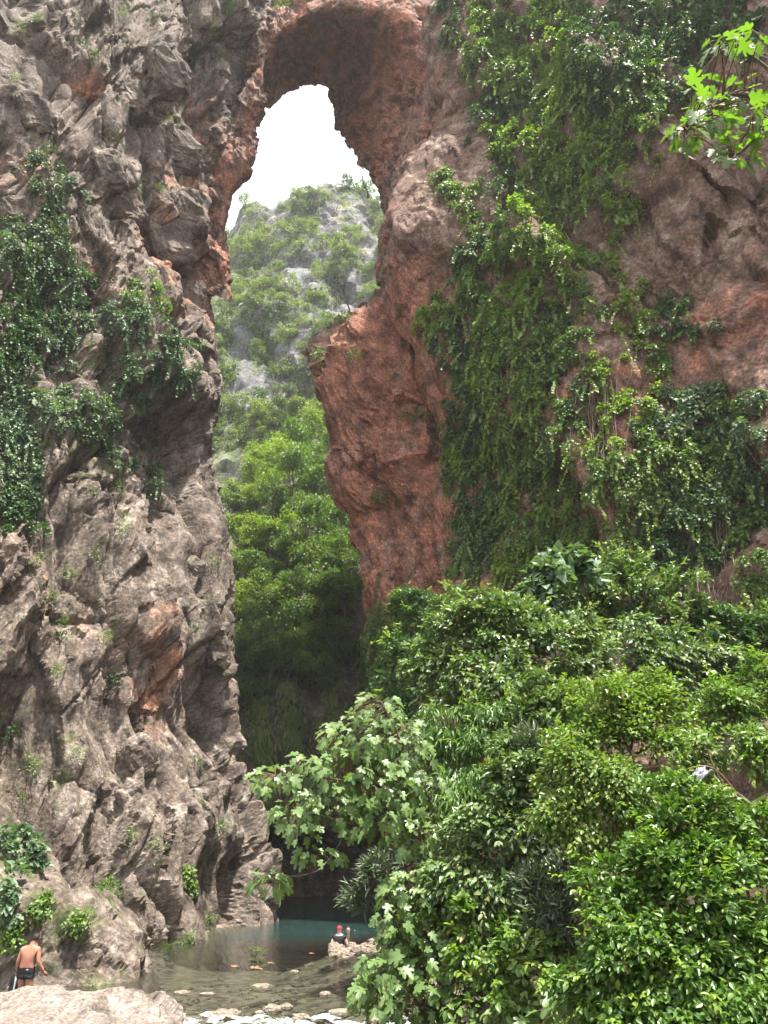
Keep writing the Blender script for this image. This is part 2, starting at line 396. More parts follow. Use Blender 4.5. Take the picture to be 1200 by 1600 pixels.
K[:, 7] = np.stack([22 + .02 * zs, 10 + 0 * zs], -1); K[:, 8] = np.stack([30 + 0 * zs, -2 + 0 * zs], -1)
uu = usamples([12, 46, 56, 60, 60, 70, 50, 16])
P2 = catmull(K, uu)
P = np.concatenate([P2, np.broadcast_to(zs[:, None, None], P2.shape[:2] + (1,))], -1).transpose(1, 0, 2)
low = np.interp(uu, [0, 4.2, 5.2, 6, 7, 8], [1, 1, .86, .68, .45, .35])[:, None]; P[..., 2] = np.where(P[..., 2] > 0, P[..., 2] * low, P[..., 2])
red = blob(P, [L3(1120, 420, 21, 7, .38), L3(1120, 560, 21, 5, .25), L3(1060, 320, 22, 4, .2), L3(640, 540, 36, 5, .9), L3(680, 620, 35, 4, .7), L3(700, 800, 34, 4, .8), L3(1000, 560, 24, 4, .3), L3(920, 640, 27, 5, .2),
               L3(640, 200, 37, 5, .5)])
rock_surface('right_cliff', P, M['redrock'], red, None, amp=0.8, seed=23, weights=(1.0, .8, .8, .9), flip=False)

# ---- red buttress under the right end of the arch
zs = np.arange(-2, 62, 0.11)
xb = silhouette([(640, 150), (612, 300), (598, 360), (590, 430), (575, 450), (535, 490), (500, 530), (482, 562), (489, 590), (503, 640), (522, 700), (528, 750), (532, 785), (566, 812), (580, 860), (575, 930), (578, 985), (600, 1050), (645, 1180), (670, 1500)], 42.5)
xc = xb(zs) + 0.2
zl = W(600, 440, 42.5)[2]
K = np.zeros((len(zs), 8, 2))
back = np.clip((zs - zl + 6) / 6, 0, 1) * 1.8
K[:, 0] = np.stack([xc * 0 + 14, 33 + 0 * zs], -1); K[:, 1] = np.stack([np.maximum(xc + 6.5, 6), 37 + 0 * zs], -1); K[:, 2] = np.stack([xc + 2.9, 39.2 + back], -1)
K[:, 3] = np.stack([xc + .55, 41.0 + back], -1); K[:, 4] = np.stack([xc, 43 + back], -1)
K[:, 5] = np.stack([xc + 1.2, 47 + 0 * zs], -1); K[:, 6] = np.stack([xc + 5, 53 + 0 * zs], -1); K[:, 7] = np.stack([xc + 14, 60 + 0 * zs], -1)
uu = usamples([10, 46, 46, 34, 46, 30, 12])
P2 = catmull(K, uu)
P = np.concatenate([P2, np.broadcast_to(zs[:, None, None], P2.shape[:2] + (1,))], -1).transpose(1, 0, 2)
zz = P[..., 2]
red = 0.75 - 0.75 * np.exp(-((zz - zl + 0.5) / 3.0) ** 2) + blob(P, [L3(610, 560, 41, 5, .3)]) - 0.4 * (zz > zl + 3)
red = red - blob(P, [L3(505, 560, 42, 2.6, .45), L3(560, 500, 42, 3, .4)])
moss = blob(P, [L3(520, 520, 42, 2.2, .4), L3(490, 550, 42, 1.4, .3), L3(570, 960, 42, 3, .2), L3(600, 1150, 42, 6, .6)])
rock_surface('red_rock_buttress', P, M['redrock'], red, moss, amp=0.66, seed=41, weights=(1.0, 1.0, 1.3, 1.5), rough=2.0, crack=.3, ribs=.5, tiltax=(0.5, 0, 0), flip=False)

# ---- the natural arch: its section (front, lip, underside, back edge, back) swept along the opening
Fp = [(352, 470), (350, 400), (352, 330), (368, 292), (392, 245), (404, 200), (410, 150), (418, 95), (446, 48), (500, 24), (570, 22), (632, 48), (666, 100), (664, 170), (640, 240), (622, 310), (618, 380), (630, 450)]
FY = [39.5, 39.4, 39.2, 39, 38.7, 38.4, 38, 37.6, 37.2, 36.8, 36.6, 36.6, 36.6, 36.8, 37, 37.3, 37.6, 38]
Bp = [(326, 470), (328, 400), (334, 345), (352, 308), (380, 268), (392, 225), (408, 182), (428, 156), (452, 141), (478, 137), (506, 141), (526, 172), (545, 212), (564, 250), (582, 288), (598, 330), (600, 380), (602, 450)]
Fw = np.array([W(a, b, y) for (a, b), y in zip(Fp, FY)]); Bw = np.array([W(a, b, 45.5) for a, b in Bp])
ctr = W(480, 360, 40)
def outward(Q, d, dy):
    v = Q - ctr; v[:, 1] = 0; v = norm(v); v[:, 2] = np.maximum(v[:, 2], 0.15)
    o = Q + norm(v) * d; o[:, 1] += dy; return o
Kc = np.stack([outward(Fw.copy(), 8, 2.5), outward(Fw.copy(), 4.5, 0.6), outward(Fw.copy(), 2.2, -0.2), Fw, 0.5 * (Fw + Bw) + (Bw * 0 + np.array([0, 0, .9])), Bw, outward(Bw.copy(), 3, 0.8), outward(Bw.copy(), 4.5, -2)], 1)   # (ns,8,3)
us = np.linspace(0, len(Fp) - 1, 500); ut = usamples([26, 44, 30, 44, 44, 20, 14])
A = catmull(Kc.transpose(1, 0, 2), us).transpose(1, 0, 2)      # (400,8,3)
P = catmull(A, ut)
red = np.full(P.shape[:2], 0.5) + blob(P, [L3(600, 160, 41, 6, .3)]) - 0.25 * (np.abs(ut[None, :] - 1) < 1)
rock_surface('rock_arch', P, M['redrock'], red, None, amp=0.62, seed=61, weights=(0.25, 1.0, 1.7, 1.9), rough=2.0, tiltax=(0.2, 0.5, 0), flip=True)

# ---- gorge slope: the far bank, an undercut wall at the pool and a steep wooded slope above
xs = np.arange(-26, 16, 0.16)
prof = np.array([(52.5, -3), (52.3, -0.5), (53.0, 1.5), (52.2, 3.5), (49.6, 5.2), (50.0, 8), (51.6, 12), (55.0, 17), (61, 23), (69, 32), (78, 41.5), (88, 52), (100, 62), (116, 66)], float)
uu = usamples([8, 14, 16, 22, 26, 34, 36, 36, 36, 36, 34, 24, 14])
pr = catmull(prof, uu)
P = np.zeros((len(xs), len(uu), 3))
P[..., 0] = xs[:, None]; P[..., 1] = pr[None, :, 0] + 0.06 * (xs[:, None] + 4) ** 2 * 0.12; P[..., 2] = pr[None, :, 1]
P[..., 1] += 2.0 * fbm(np.stack([P[..., 0] / 7, P[..., 2] / 9, P[..., 0] * 0], -1), 3, 77)
P[..., 2] += np.clip(pr[None, :, 1] - 14, 0, 40) * 0.02 * (xs[:, None] + 4)
moss = np.clip((P[..., 2] - 5.0) / 6, 0, 0.55) * np.ones_like(P[..., 0])
rock_surface('gorge_slope', P, M['darkrock'], np.full(P.shape[:2], .12), moss, amp=0.8, seed=83, weights=(1, .8, .8, .7), flip=False)

# ---- mountainside beyond
xs = np.arange(-95, 60, 0.75); vs = np.linspace(0, 1, 190)
hp = np.array([(84, 30), (96, 58), (106, 84), (116, 106), (126, 126), (134, 138), (142, 145), (160, 148), (200, 120), (260, 60)], float)
pr = catmull(hp, vs * (len(hp) - 1))
P = np.zeros((len(xs), len(vs), 3)); P[..., 0] = xs[:, None]
ridge = -2.0 + np.interp(xs, [-95, -60, -42, -36, -30, -24, -18, -10, 0, 20, 60], [-40, -24, -14, -10, -4, 0, 2.5, 3, 1, 3, 8])[:, None]
P[..., 1] = pr[None, :, 0]; P[..., 2] = pr[None, :, 1] + ridge * np.clip((pr[None, :, 1] - 30) / 100, 0, 1.1)
nz = fbm(np.stack([P[..., 0] / 26, P[..., 1] / 26, P[..., 2] / 26], -1), 4, 91)
P[..., 1] += 4 * nz
hn = fbm(P / 14.0, 4, 97)
moss = 0.75 - 0.9 * np.clip(hn + 0.05, 0, 1)
px_, py_ = to_px(P)
CRAGS = [(405, 610, 48, 36), (465, 440, 32, 26), (545, 470, 28, 42), (375, 355, 24, 14), (425, 345, 20, 12), (515, 350, 16, 24), (560, 345, 18, 26), (500, 410, 22, 22), (375, 540, 16, 30), (445, 560, 24, 20), (480, 520, 22, 16), (420, 420, 16, 14), (580, 400, 14, 22)]
for a, b, c, d in CRAGS: moss = moss - 1.1 * np.exp(-((px_ - a) / c) ** 2 - ((py_ - b) / d) ** 2)
GHILL = P.copy()
rock_surface('mountainside', P, M['hillrock'], 0.25 * blob(P, [L3(378, 360, 122, 9, 1.5)]), moss, amp=0.8, seed=101, sizes=(9., 5., 3., 1.6), weights=(1, 1, .8, .7), flip=False)

# ---- ground: river bed, banks, the slope under the bushes, and on to the horizon
def axis(lo, hi, fine0, fine1, step, far, nfar=14):
    m = np.arange(fine0, fine1 + 1e-6, step); t = np.linspace(0, 1, nfar + 1)[1:] ** 2.5
    return np.concatenate([(fine0 - (fine0 - lo) * t)[::-1], m, fine1 + (hi - fine1) * t])
gx = axis(-900, 900, -22, 24, 0.2, 0); gy = axis(-900, 1500, -4, 56, 0.22, 0)
X, Y = np.meshgrid(gx, gy, indexing='ij')
lbank = np.interp(Y, [-10, 6, 12, 16, 20, 26, 31, 37, 42, 60], [-30, -16, -11, -9.5, -9.6, -8.9, -7.6, -5.6, -6.4, -10])
rbank = np.interp(Y, [-10, 6, 11, 14, 17, 20, 24, 27.5, 30, 33, 38, 45, 60], [-14, -8, -3.0, -0.6, 0.6, 0.6, -0.3, -1.6, -0.6, 1.2, 1.8, 2.2, 2.2])
dr = X - rbank; dl = lbank - X
dep = np.interp(Y, [0, 14, 24, 29, 33, 48, 60], [-0.3, -0.35, -0.45, -0.7, -2.6, -3.2, -2.5])
inside = np.minimum(-dr, -dl)
Z = dep * np.clip(inside / 2.2, 0, 1) ** 0.7
bank = np.interp(Y, [0, 10, 16, 24, 30], [0.42, 0.42, 0.42, 0.4, 0.35]) * np.clip(X - np.maximum(rbank, 1.2), 0, 40) + np.clip(dr, 0, 3.5) * np.interp(Y, [4, 9, 17], [0.4, 0.3, 0.12]) 
Z = np.where(dr > 0, bank + 0.02, Z)
Z = np.where(dl > 0, 0.06 * dl, Z)
Z = np.minimum(Z, 8.5 + 0 * Z)
camb = np.exp(-((X / 5) ** 2 + (Y / 4.5) ** 2)); Z = Z * (1 - camb) + 1.65 * camb
Z = Z + 0.10 * fbm(np.stack([X / 1.3, Y / 1.3, X * 0], -1), 4, 121) * np.clip(1 - (np.abs(X) + np.abs(Y)) / 200, 0, 1)
me = mesh_np('ground', np.stack([X, Y, Z], -1), grid_faces(len(gx), len(gy)), True)
t = NT('ground_soil_and_gravel')
zpos = t.n('SeparateXYZ', {0: t.coords()}).outputs[2]
n1 = t.noise(1.5, 6, 0.65); n2 = t.noise(7, 5, 0.7)
vor = t.n('TexVoronoi', {'Vector': t.coords(), 'Scale': 5.0}, feature='F1')
cob = t.mix(t.n('SeparateColor', {0: vor.outputs['Color']}).outputs[0], (0.06, 0.05, 0.037), (0.25, 0.205, 0.155))
soil = t.mix(n1, (0.025, 0.02, 0.012), (0.075, 0.055, 0.034))
c = t.mix(t.ramp(t.math('ADD', zpos, t.math('MULTIPLY', n1, 0.3)), [(0.30, 0.0), (0.62, 1.0)]), cob, soil)
hgt = t.math('ADD', t.math('MULTIPLY', vor.outputs[0], -0.6), t.math('MULTIPLY', n2, 0.5))
gm = t.out(t.pbsdf(Base_Color=c, Roughness=0.9, Specular_IOR_Level=0.2, Normal=t.bump(hgt, 0.7, 0.15)))
tag(link('ground', me, None, gm), kind='structure')
from bisect import bisect
def ground_z(x, y):
    i = min(max(bisect(gx.tolist(), x) - 1, 0), len(gx) - 2); j = min(max(bisect(gy.tolist(), y) - 1, 0), len(gy) - 2)
    return float(Z[i, j])

# ---- river: one water sheet, ripples everywhere, broken white water over the sill of stones
wx = np.arange(-15, 6.5, 0.085); wy = np.concatenate([np.arange(8, 14, 0.4), np.arange(14, 30, 0.075), np.arange(30, 36, 0.1), np.arange(36, 56, 0.2)])
X2, Y2 = np.meshgrid(wx, wy, indexing='ij')
lb2 = np.interp(Y2, [-10, 6, 12, 16, 20, 26, 31, 37, 42, 60], [-30, -16, -11, -9.5, -9.6, -8.9, -7.6, -5.6, -6.4, -10])
rb2 = np.interp(Y2, [-10, 6, 11, 14, 17, 20, 24, 27.5, 30, 33, 38, 45, 60], [-14, -8, -3.0, -0.6, 0.6, 0.6, -0.3, -1.6, -0.6, 1.2, 1.8, 2.2, 2.2])
dp2 = -np.interp(Y2, [0, 14, 24, 29, 33, 48, 60], [-0.3, -0.35, -0.45, -0.7, -2.6, -3.2, -2.5]) * np.clip(np.minimum(rb2 - X2, X2 - lb2) / 2.2, 0, 1) ** .7
Q = np.stack([X2 * 1.0, Y2 * 1.6, X2 * 0], -1)
rip = 0.012 * perlin(Q * 1.1, 5) + 0.008 * perlin(Q * 2.6, 6) + 0.004 * perlin(Q * 6, 7)
sill = np.exp(-((Y2 - (17.6 - 0.15 * (X2 + 2))) / 1.25) ** 2) * np.clip((X2 + 5.6) / 1.5, 0, 1) + 0.55 * np.exp(-((Y2 - 21.4 - 0.1 * X2) / .5) ** 2) * np.exp(-((X2 + 1.6) / 1.2) ** 2)
sill = sill + 0.35 * np.exp(-((Y2 - 21.9) / .35) ** 2) * np.exp(-((X2 + 3.6) / .8) ** 2) + 0.3 * np.exp(-((Y2 - 46.5) / .9) ** 2) * np.exp(-((X2 + 4.8) / 1.1) ** 2)
sill = sill + 0.75 * np.exp(-(((Y2 - 33.6) / .55) ** 2 + ((X2 + 1.3) / .9) ** 2)) * (np.abs(X2 + 1.3) > .12)
brk = fbm(np.stack([X2 * 2.2, Y2 * 2.8, X2 * 0 + 3], -1), 4, 15, 0.6)
Z2 = rip + sill * (0.10 * np.abs(brk) + 0.05 * fbm(np.stack([X2 * 6, Y2 * 7, X2 * 0], -1), 2, 19))
foam = np.clip(sill * 1.15 + 0.75 * brk * (sill > .05) - 0.50, 0, 1)
me = mesh_np('river', np.stack([X2, Y2, Z2], -1), grid_faces(len(wx), len(wy)), True)
attr(me, 'foam', foam); attr(me, 'depth', dp2)
t = NT('river_water')
fres = t.n('Fresnel', {'IOR': 1.33}).outputs[0]
nb = t.bump(t.math('ADD', t.noise(2.2, 4, 0.6, stretch=(1, 2.0, 1)), t.math('MULTIPLY', t.noise(9, 3, 0.6, stretch=(1, 1.7, 1)), 0.3)), 0.35, 0.06)
fres = t.n('Fresnel', {'IOR': 1.33, 'Normal': nb}).outputs[0]
gl = t.n('BsdfGlossy', {'Color': (0.95, 0.95, 0.95, 1), 'Roughness': 0.06, 'Normal': nb}).outputs[0]
dp = t.attr('depth')
turb = t.n('MapRange', {0: dp, 1: 0.1, 2: 2.6, 3: 0.12, 4: 0.93}).outputs[0]
tint = t.n('BsdfTransparent', {'Color': (0.80, 0.88, 0.82, 1)}).outputs[0]
scat = t.n('BsdfDiffuse', {'Color': t.mix(t.n('MapRange', {0: dp, 1: 0.4, 2: 2.2}).outputs[0], (0.065, 0.058, 0.044), (0.020, 0.043, 0.040))}).outputs[0]
body = t.n('MixShader', {0: turb, 1: tint, 2: scat}).outputs[0]
wsh = t.n('MixShader', {0: fres, 1: body, 2: gl}).outputs[0]
fo = t.math('MULTIPLY', t.attr('foam'), 1.0)
fo = t.math('ADD', fo, t.math('MULTIPLY', t.math('SUBTRACT', t.noise(11, 5, 0.75), 0.5), 1.6))
fm = t.math('MULTIPLY', t.ramp(fo, [(0.50, 0.0), (0.85, 0.85)]), t.n('MapRange', {0: t.attr('foam'), 1: 0.02, 2: 0.3}).outputs[0])
white = t.n('BsdfDiffuse', {'Color': (0.55, 0.57, 0.58, 1)}).outputs[0]
tag(link('river', me, None, t.out(t.n('MixShader', {0: fm, 1: wsh, 2: white}).outputs[0])), kind='structure')
# ================================================================== THINGS
RNG = np.random.default_rng(7)
BV = {k: bvh_of(GRIDS[k], 4) for k in ('left_cliff', 'right_cliff', 'red_rock_buttress', 'gorge_slope', 'rock_arch')}
BV['mountainside'] = bvh_of(GRIDS['mountainside'], 2)

# ---- leaf shapes: (verts, faces) in a frame with the stalk at the origin, the tip along +y, the upper side +z
def fan(outline, mid, cup=0.12, droop=0.15):
    o = np.array(outline, float); n = len(o)
    V = np.zeros((n + 1, 3)); V[:n, :2] = o; V[n, :2] = mid
    V[:n, 2] = cup * np.abs(o[:, 0]) - droop * o[:, 1] ** 2; V[n, 2] = -droop * mid[1] ** 2
    return V, np.array([[n, i, (i + 1) % n] for i in range(n)])
T_DIAM = fan([(0, 0), (.27, .42), (0, 1), (-.27, .42)], (0, .42), .25, .18)
T_OVAL = fan([(0, 0), (.20, .2), (.26, .5), (.14, .8), (0, 1), (-.14, .8), (-.26, .5), (-.20, .2)], (0, .5), .28, .2)
T_LANCE = fan([(0, 0), (.085, .3), (.07, .7), (0, 1), (-.07, .7), (-.085, .3)], (0, .5), .3, .15)
T_IVY = fan([(0, .05), (.34, -.08), (.48, .25), (.24, .42), (.2, .62), (0, 1), (-.2, .62), (-.24, .42), (-.48, .25), (-.34, -.08)], (0, .33), .18, .2)
T_HEART = fan([(0, .08), (.3, -.06), (.46, .22), (.3, .6), (0, 1), (-.3, .6), (-.46, .22), (-.3, -.06)], (0, .35), .2, .25)
def fig_outline(k):
    r = np.random.default_rng(k)
    half = [(0.0, 0.02), (.20, -.06), (.36, .05), (.42, .20), (.24, .27), (.36, .42), (.47, .58), (.36, .68), (.20, .56), (.16, .64), (.20, .82), (.11, .96)]
    a = [(x * r.uniform(.9, 1.1), y + r.uniform(-.02, .02)) for x, y in half]
    b = [(-x * r.uniform(.9, 1.1), y + r.uniform(-.02, .02)) for x, y in half[1:]]
    return fan(a + [(0, 1.02)] + b[::-1], (0, .38), .14 + .1 * r.random(), .18 + .15 * r.random())
T_FIG = [fig_outline(k) for k in range(5)]

def frames(D, N):
    D = norm(D); N = norm(N - (N * D).sum(-1, keepdims=True) * D); X = np.cross(D, N)
    return np.stack([X, D, N], -1)               # columns: right, along, up
def leaf_mesh(name, pos, D, N, size, T, mat):
    V, Fc = T; n = len(pos); Rm = frames(D, N)
    P = np.einsum('nij,vj->nvi', Rm, V) * size[:, None, None] + pos[:, None, :]
    f = (Fc[None] + (np.arange(n) * len(V))[:, None, None]).reshape(-1, 3)
    me = mesh_np(name, P.reshape(-1, 3), f, False); me.materials.append(mat)
    return me
def rdir(n):
    return norm(RNG.normal(size=(n, 3)))
def clump_leaves(C, rad, per, size, out=None, up=0.55, droop=0.5, flat=0.8, jit=0.55, shell=0.5, lay=1.0):
    """leaves over small clumps C (k,3) of radius rad (k,): positions, axes, normals, sizes"""
    k = len(C); n = k * per
    d = rdir(n); bias = np.array([0, 0, 0.45])
    if out is not None: bias = bias + np.repeat(out if out.ndim > 1 else np.tile(out, (k, 1)), per, 0) * 0.55
    d = norm(d + bias)
    rr = np.repeat(rad, per) * (shell + (1 - shell) * RNG.random(n) ** 0.6)
    pos = np.repeat(C, per, 0) + d * rr[:, None] * np.array([1, 1, flat])
    o = d if out is None else norm(d + (np.repeat(out, per, 0) if out.ndim > 1 else out) * 0.7)
    N = norm(o * lay * 0.55 + np.array([0, 0, up]) + jit * RNG.normal(size=(n, 3)) * 0.6)
    D = norm(o + jit * RNG.normal(size=(n, 3)) - np.array([0, 0, droop]))
    return pos, D, N, size * RNG.uniform(0.48, 1.32, n)
def sprays(C, Dr, L, n, leaf, spread=.6, sag=.25):
    """leafy shoots: leaves set left and right along short curved lines from C along Dr"""
    k = len(C); t = np.linspace(.15, 1, n)[None, :, None]; Dr = norm(Dr)[:, None, :]; L = np.broadcast_to(L, (k,))[:, None, None]
    P = C[:, None, :] + Dr * t * L - np.array([0, 0, 1.]) * (sag * L * t * t)
    side = norm(np.cross(Dr, np.array([0, 0, 1.]) + .3 * RNG.normal(size=(k, 1, 3))))
    sg = np.where(np.arange(n) % 2, 1, -1)[None, :, None]
    D = norm(Dr * .8 + side * sg * spread - np.array([0, 0, .35]) + .25 * RNG.normal(size=P.shape))
    N = norm(np.array([0, -.15, 1.]) + .35 * RNG.normal(size=P.shape))
    P = P + .01 * RNG.normal(size=P.shape)
    return P.reshape(-1, 3), D.reshape(-1, 3), N.reshape(-1, 3), leaf * RNG.uniform(.6, 1.15, k * n)
def tube_mesh(name, paths, mat, sides=5, wob=0.0):
    """paths: list of (points (n,3), radii (n,)) -> one mesh"""
    Vs, Fs, off = [], [], 0
    for pts, rad in paths:
        pts = np.array(pts, float); rad = np.array(rad, float); n = len(pts)
        T = norm(np.gradient(pts, axis=0)); ref = np.where(np.abs(T[:, 2:3]) > .9, np.array([[1., 0, 0]]), np.array([[0, 0, 1.]]))
        A = norm(np.cross(T, ref)); B = np.cross(T, A)
        th = np.linspace(0, 2 * np.pi, sides, endpoint=False)
        ring = pts[:, None] + rad[:, None, None] * (A[:, None] * np.cos(th)[None, :, None] + B[:, None] * np.sin(th)[None, :, None])
        if wob: ring = ring + RNG.normal(size=ring.shape) * (wob * rad)[:, None, None]
        Vs.append(ring.reshape(-1, 3)); Fs.append(grid_faces(n, sides, wrapv=True) + off); off += n * sides
    me = mesh_np(name, np.concatenate(Vs), np.concatenate(Fs), True); me.materials.append(mat)
    return me
def bend(a, b, n=6, sag=0.0, wob=0.08):
    a, b = np.array(a, float), np.array(b, float); t = np.linspace(0, 1, n)[:, None]
    L = np.linalg.norm(b - a); p = a + (b - a) * t
    w = np.cumsum(RNG.normal(size=(n, 3)), 0) * wob * L / n; w -= t * w[-1]; w *= np.sqrt(t * (1 - t)) * 2
    p = p + w; p[:, 2] += sag * L * (4 * t * (1 - t))[:, 0]
    return p
def taper(n, a, b): return np.linspace(a, b, n)

ONES = 'first second third fourth fifth sixth seventh eighth ninth tenth eleventh twelfth thirteenth fourteenth fifteenth sixteenth seventeenth eighteenth nineteenth'.split()
def ordinal(n):
    if n < 20: return ONES[n - 1]
    t_, u_ = divmod(n, 10); return ('twentieth', 'thirtieth', 'fortieth')[t_ - 2] if u_ == 0 else ('twenty', 'thirty', 'forty')[t_ - 2] + '-' + ONES[u_ - 1]

# ---- trees: trunk, limbs and a crown of leaf clumps; copies share the meshes of a few grown ones
def grow_tree(h, cr, nclump, per, leaf, mat, T=T_DIAM, seed=0, lean=0.0, flat=0.8, open_=0.0):
    """meshes (trunk, crown) around a foot at the origin"""
    global RNG
    keep, RNG = RNG, np.random.default_rng(seed)
    top = np.array([lean * h, 0, h * 0.72]); paths = [(bend((0, 0, -0.3), top, 7, 0, .10), taper(7, h * .028, h * .010))]
    cs, rs = [], []
    nl = 7
    for i in range(nl):
        az = i * 2.4 + RNG.random(); t = RNG.uniform(.42, .98)
        e = np.array([lean * h * t, 0, 0]) + np.array([math.cos(az) * cr * RNG.uniform(.45, .8), math.sin(az) * cr * RNG.uniform(.45, .8), h * RNG.uniform(.34, .98)])
        s0 = np.array([lean * h * t, 0, h * .72 * t * .8])
        paths.append((bend(s0, e, 6, .06, .12), taper(6, h * .011, h * .003)))
        for _ in range(max(1, nclump // nl)):
            cs.append(e + rdir(1)[0] * cr * np.array([.5, .5, .5 * flat]) * RNG.random() ** .5); rs.append(cr * RNG.uniform(.16, .32))
    cs = np.array(cs); rs = np.array(rs)
    pos, D, N, S = clump_leaves(cs, rs, per, leaf, up=.6, droop=.25, flat=.75, shell=.35)
    tm = tube_mesh('trunk', paths, M['bark'], 5, .05); cm = leaf_mesh('crown', pos, D, N, S, T, mat)
    RNG = keep
    return tm, cm
def plant_tree(name, loc, meshes, sc, rz, label, cat, group):
    o = empty(name, loc, label, cat, group); o.scale = (sc, sc, sc * RNG.uniform(.9, 1.12)); o.rotation_euler = (RNG.normal() * .05, RNG.normal() * .05, rz)
    for nm, me in zip(('trunk', 'crown'), meshes):
        c = bpy.data.objects.new(nm, me); COL.objects.link(c); c.parent = o
    return o

# far mountainside: small trees and scrub, each its own thing
hillA = [grow_tree(4.6, 1.9, 28, 22, .42, M['l_hill'], seed=300 + i, flat=.9) for i in range(4)]
hillB = [grow_tree(4.0, 1.6, 28, 22, .40, M['l_hill2'], seed=320 + i, flat=1.0) for i in range(3)]
hillS = [grow_tree(2.2, 1.5, 21, 18, .36, M['l_hill'], seed=340 + i, flat=.6) for i in range(2)]
made = 0; tries = 0; spots = []
rocky = CRAGS
while made < 265 and tries < 4000:
    tries += 1
    px, py = RNG.uniform(326, 606), RNG.uniform(270, 690)
    if any(((px - a) / c) ** 2 + ((py - b) / d) ** 2 < 1 and RNG.random() < .86 for a, b, c, d in rocky): continue
    p, n = hit(BV['mountainside'], px, py)
    if p is None: continue
    if any((px - a) ** 2 + (py - b) ** 2 < 9 ** 2 for a, b in spots): continue
    spots.append((px, py)); r = RNG.random()
    zone = ('near the ridge' if py < 400 else 'at mid height' if py < 530 else 'low down') + (', left part' if px < 420 else ', middle part' if px < 510 else ', right part')
    if r < .5: q = ('hill_tree', hillA[made % 4], 'small light green tree growing on the mountainside beyond the arch ' + zone, 'light green trees on the mountainside')
    elif r < .78: q = ('hill_tree', hillB[made % 3], 'small dark green tree growing on the mountainside beyond the arch ' + zone, 'dark green trees on the mountainside')
    else: q = ('hill_shrub', hillS[made % 2], 'low spreading shrub growing on the mountainside beyond the arch ' + zone, 'low shrubs on the mountainside')
    plant_tree(q[0], p - np.array([0, 0, .3]), q[1], RNG.uniform(.55, 1.0), RNG.uniform(0, 6.3), q[2], 'shrub' if 'shrub' in q[0] else 'tree', q[3])
    made += 1

# ground-hugging scrub between them
cs = []
for k in range(2600):
    px, py = RNG.uniform(324, 608), RNG.uniform(270, 700)
    if any(((px - a) / c) ** 2 + ((py - b) / d) ** 2 < 1.2 and RNG.random() < .93 for a, b, c, d in rocky): continue
    p, n = hit(BV['mountainside'], px, py)
    if p is not None: cs.append(p + n * .2)
cs = np.array(cs)
q = clump_leaves(cs, RNG.uniform(.4, .9, len(cs)), 24, .34, up=.7, droop=.1, flat=.6, shell=.2)
tag(link('hill_scrub', leaf_mesh('hill_scrub', *q, T_DIAM, M['l_hill'])), 'low scrub covering the far mountainside between trees and crags', 'scrub', kind='stuff')

# gorge trees behind the buttress
gA = [grow_tree(5.6, 2.8, 84, 44, .33, M['l_tree'], seed=400 + i, lean=.12) for i in range(4)]
gB = [grow_tree(5.2, 2.7, 84, 44, .32, M['l_tree2'], seed=420 + i, lean=-.1) for i in range(3)]
GT = [  # px, py of the crown centre, crown radius in px, kind, label
 (355, 700, 34, 'A', 'yellow-green tree at left edge of the gorge, close beside the left cliff'), (365, 655, 30, 'A', 'pale green tree behind the others, against the grey crag, beside the left cliff'),
 (410, 650, 36, 'A', 'light green tree with a dark bent limb below the grey crag'), (440, 600, 34, 'A', 'bright green tree just left of the overhanging red rock tip'),
 (475, 585, 30, 'A', 'topmost bright tree touching the tip of the red rock overhang'), (400, 700, 36, 'A', 'rounded yellow-green tree in the middle of the gorge slope'),
 (455, 655, 36, 'A', 'sunlit tree in the gorge left of the red buttress, upper row'), (495, 660, 30, 'B', 'darker tree tucked under the red overhang'),
 (440, 715, 40, 'A', 'brightest sunlit tree in the middle of the gorge'), (490, 720, 38, 'B', 'deep green tree close to the red buttress wall'),
 (365, 760, 32, 'B', 'shaded green tree low beside the left cliff edge'), (405, 775, 34, 'A', 'tree with drooping light green crown at mid slope'), (455, 780, 40, 'B', 'dark green tree below the brightest sunlit one'),
 (505, 780, 34, 'B', 'dark tree pressed against the foot of the red overhang'), (425, 840, 34, 'A', 'leafy green tree above the dark mossy wall, left'), (480, 850, 38, 'B', 'dark leafy tree above the dark mossy wall, middle'),
 (535, 830, 36, 'B', 'twiggy olive green tree in front of the red buttress'), (550, 880, 36, 'B', 'dark shrubby tree in the recess at the buttress foot'), (500, 910, 40, 'B', 'shaded tree hanging over the dark gorge wall'),
 (405, 950, 36, 'A', 'bright leafy tree growing from the dark wall beside left cliff'), (435, 1000, 36, 'B', 'green tree hanging on the mossy wall below the bright leafy one'), (470, 960, 38, 'B', 'dark green bush in shade at the middle of the gorge wall'),
 (540, 950, 34, 'B', 'very dark bush in shade left of the buttress crevice'), (395, 1020, 28, 'B', 'low shaded bush beside the left cliff above the moss'), (525, 1010, 36, 'B', 'dark overhanging bush above the cave'), (580, 1040, 40, 'B', 'dark shrub in shade right of the mossy wall'), (620, 985, 34, 'B', 'green shrub on the ledge below the red buttress'), (560, 1090, 34, 'B', 'shaded creeper-like shrub above the bright fig leaves')]
SLOPE = [(345, 735), (385, 735), (425, 690), (385, 620), (345, 620), (470, 750), (520, 740), (430, 800), (380, 800), (350, 800), (480, 810), (400, 860), (450, 880), (380, 900), (430, 930), (395, 985), (460, 915), (515, 860), (370, 850), (360, 950), (480, 1000), (420, 1050), (385, 1070), (450, 1040), (500, 690), (475, 625), (420, 740), (345, 570), (400, 590), (520, 960), (560, 1000), (500, 1060), (345, 680)]
SLOPE.sort(key=lambda a: a[1])
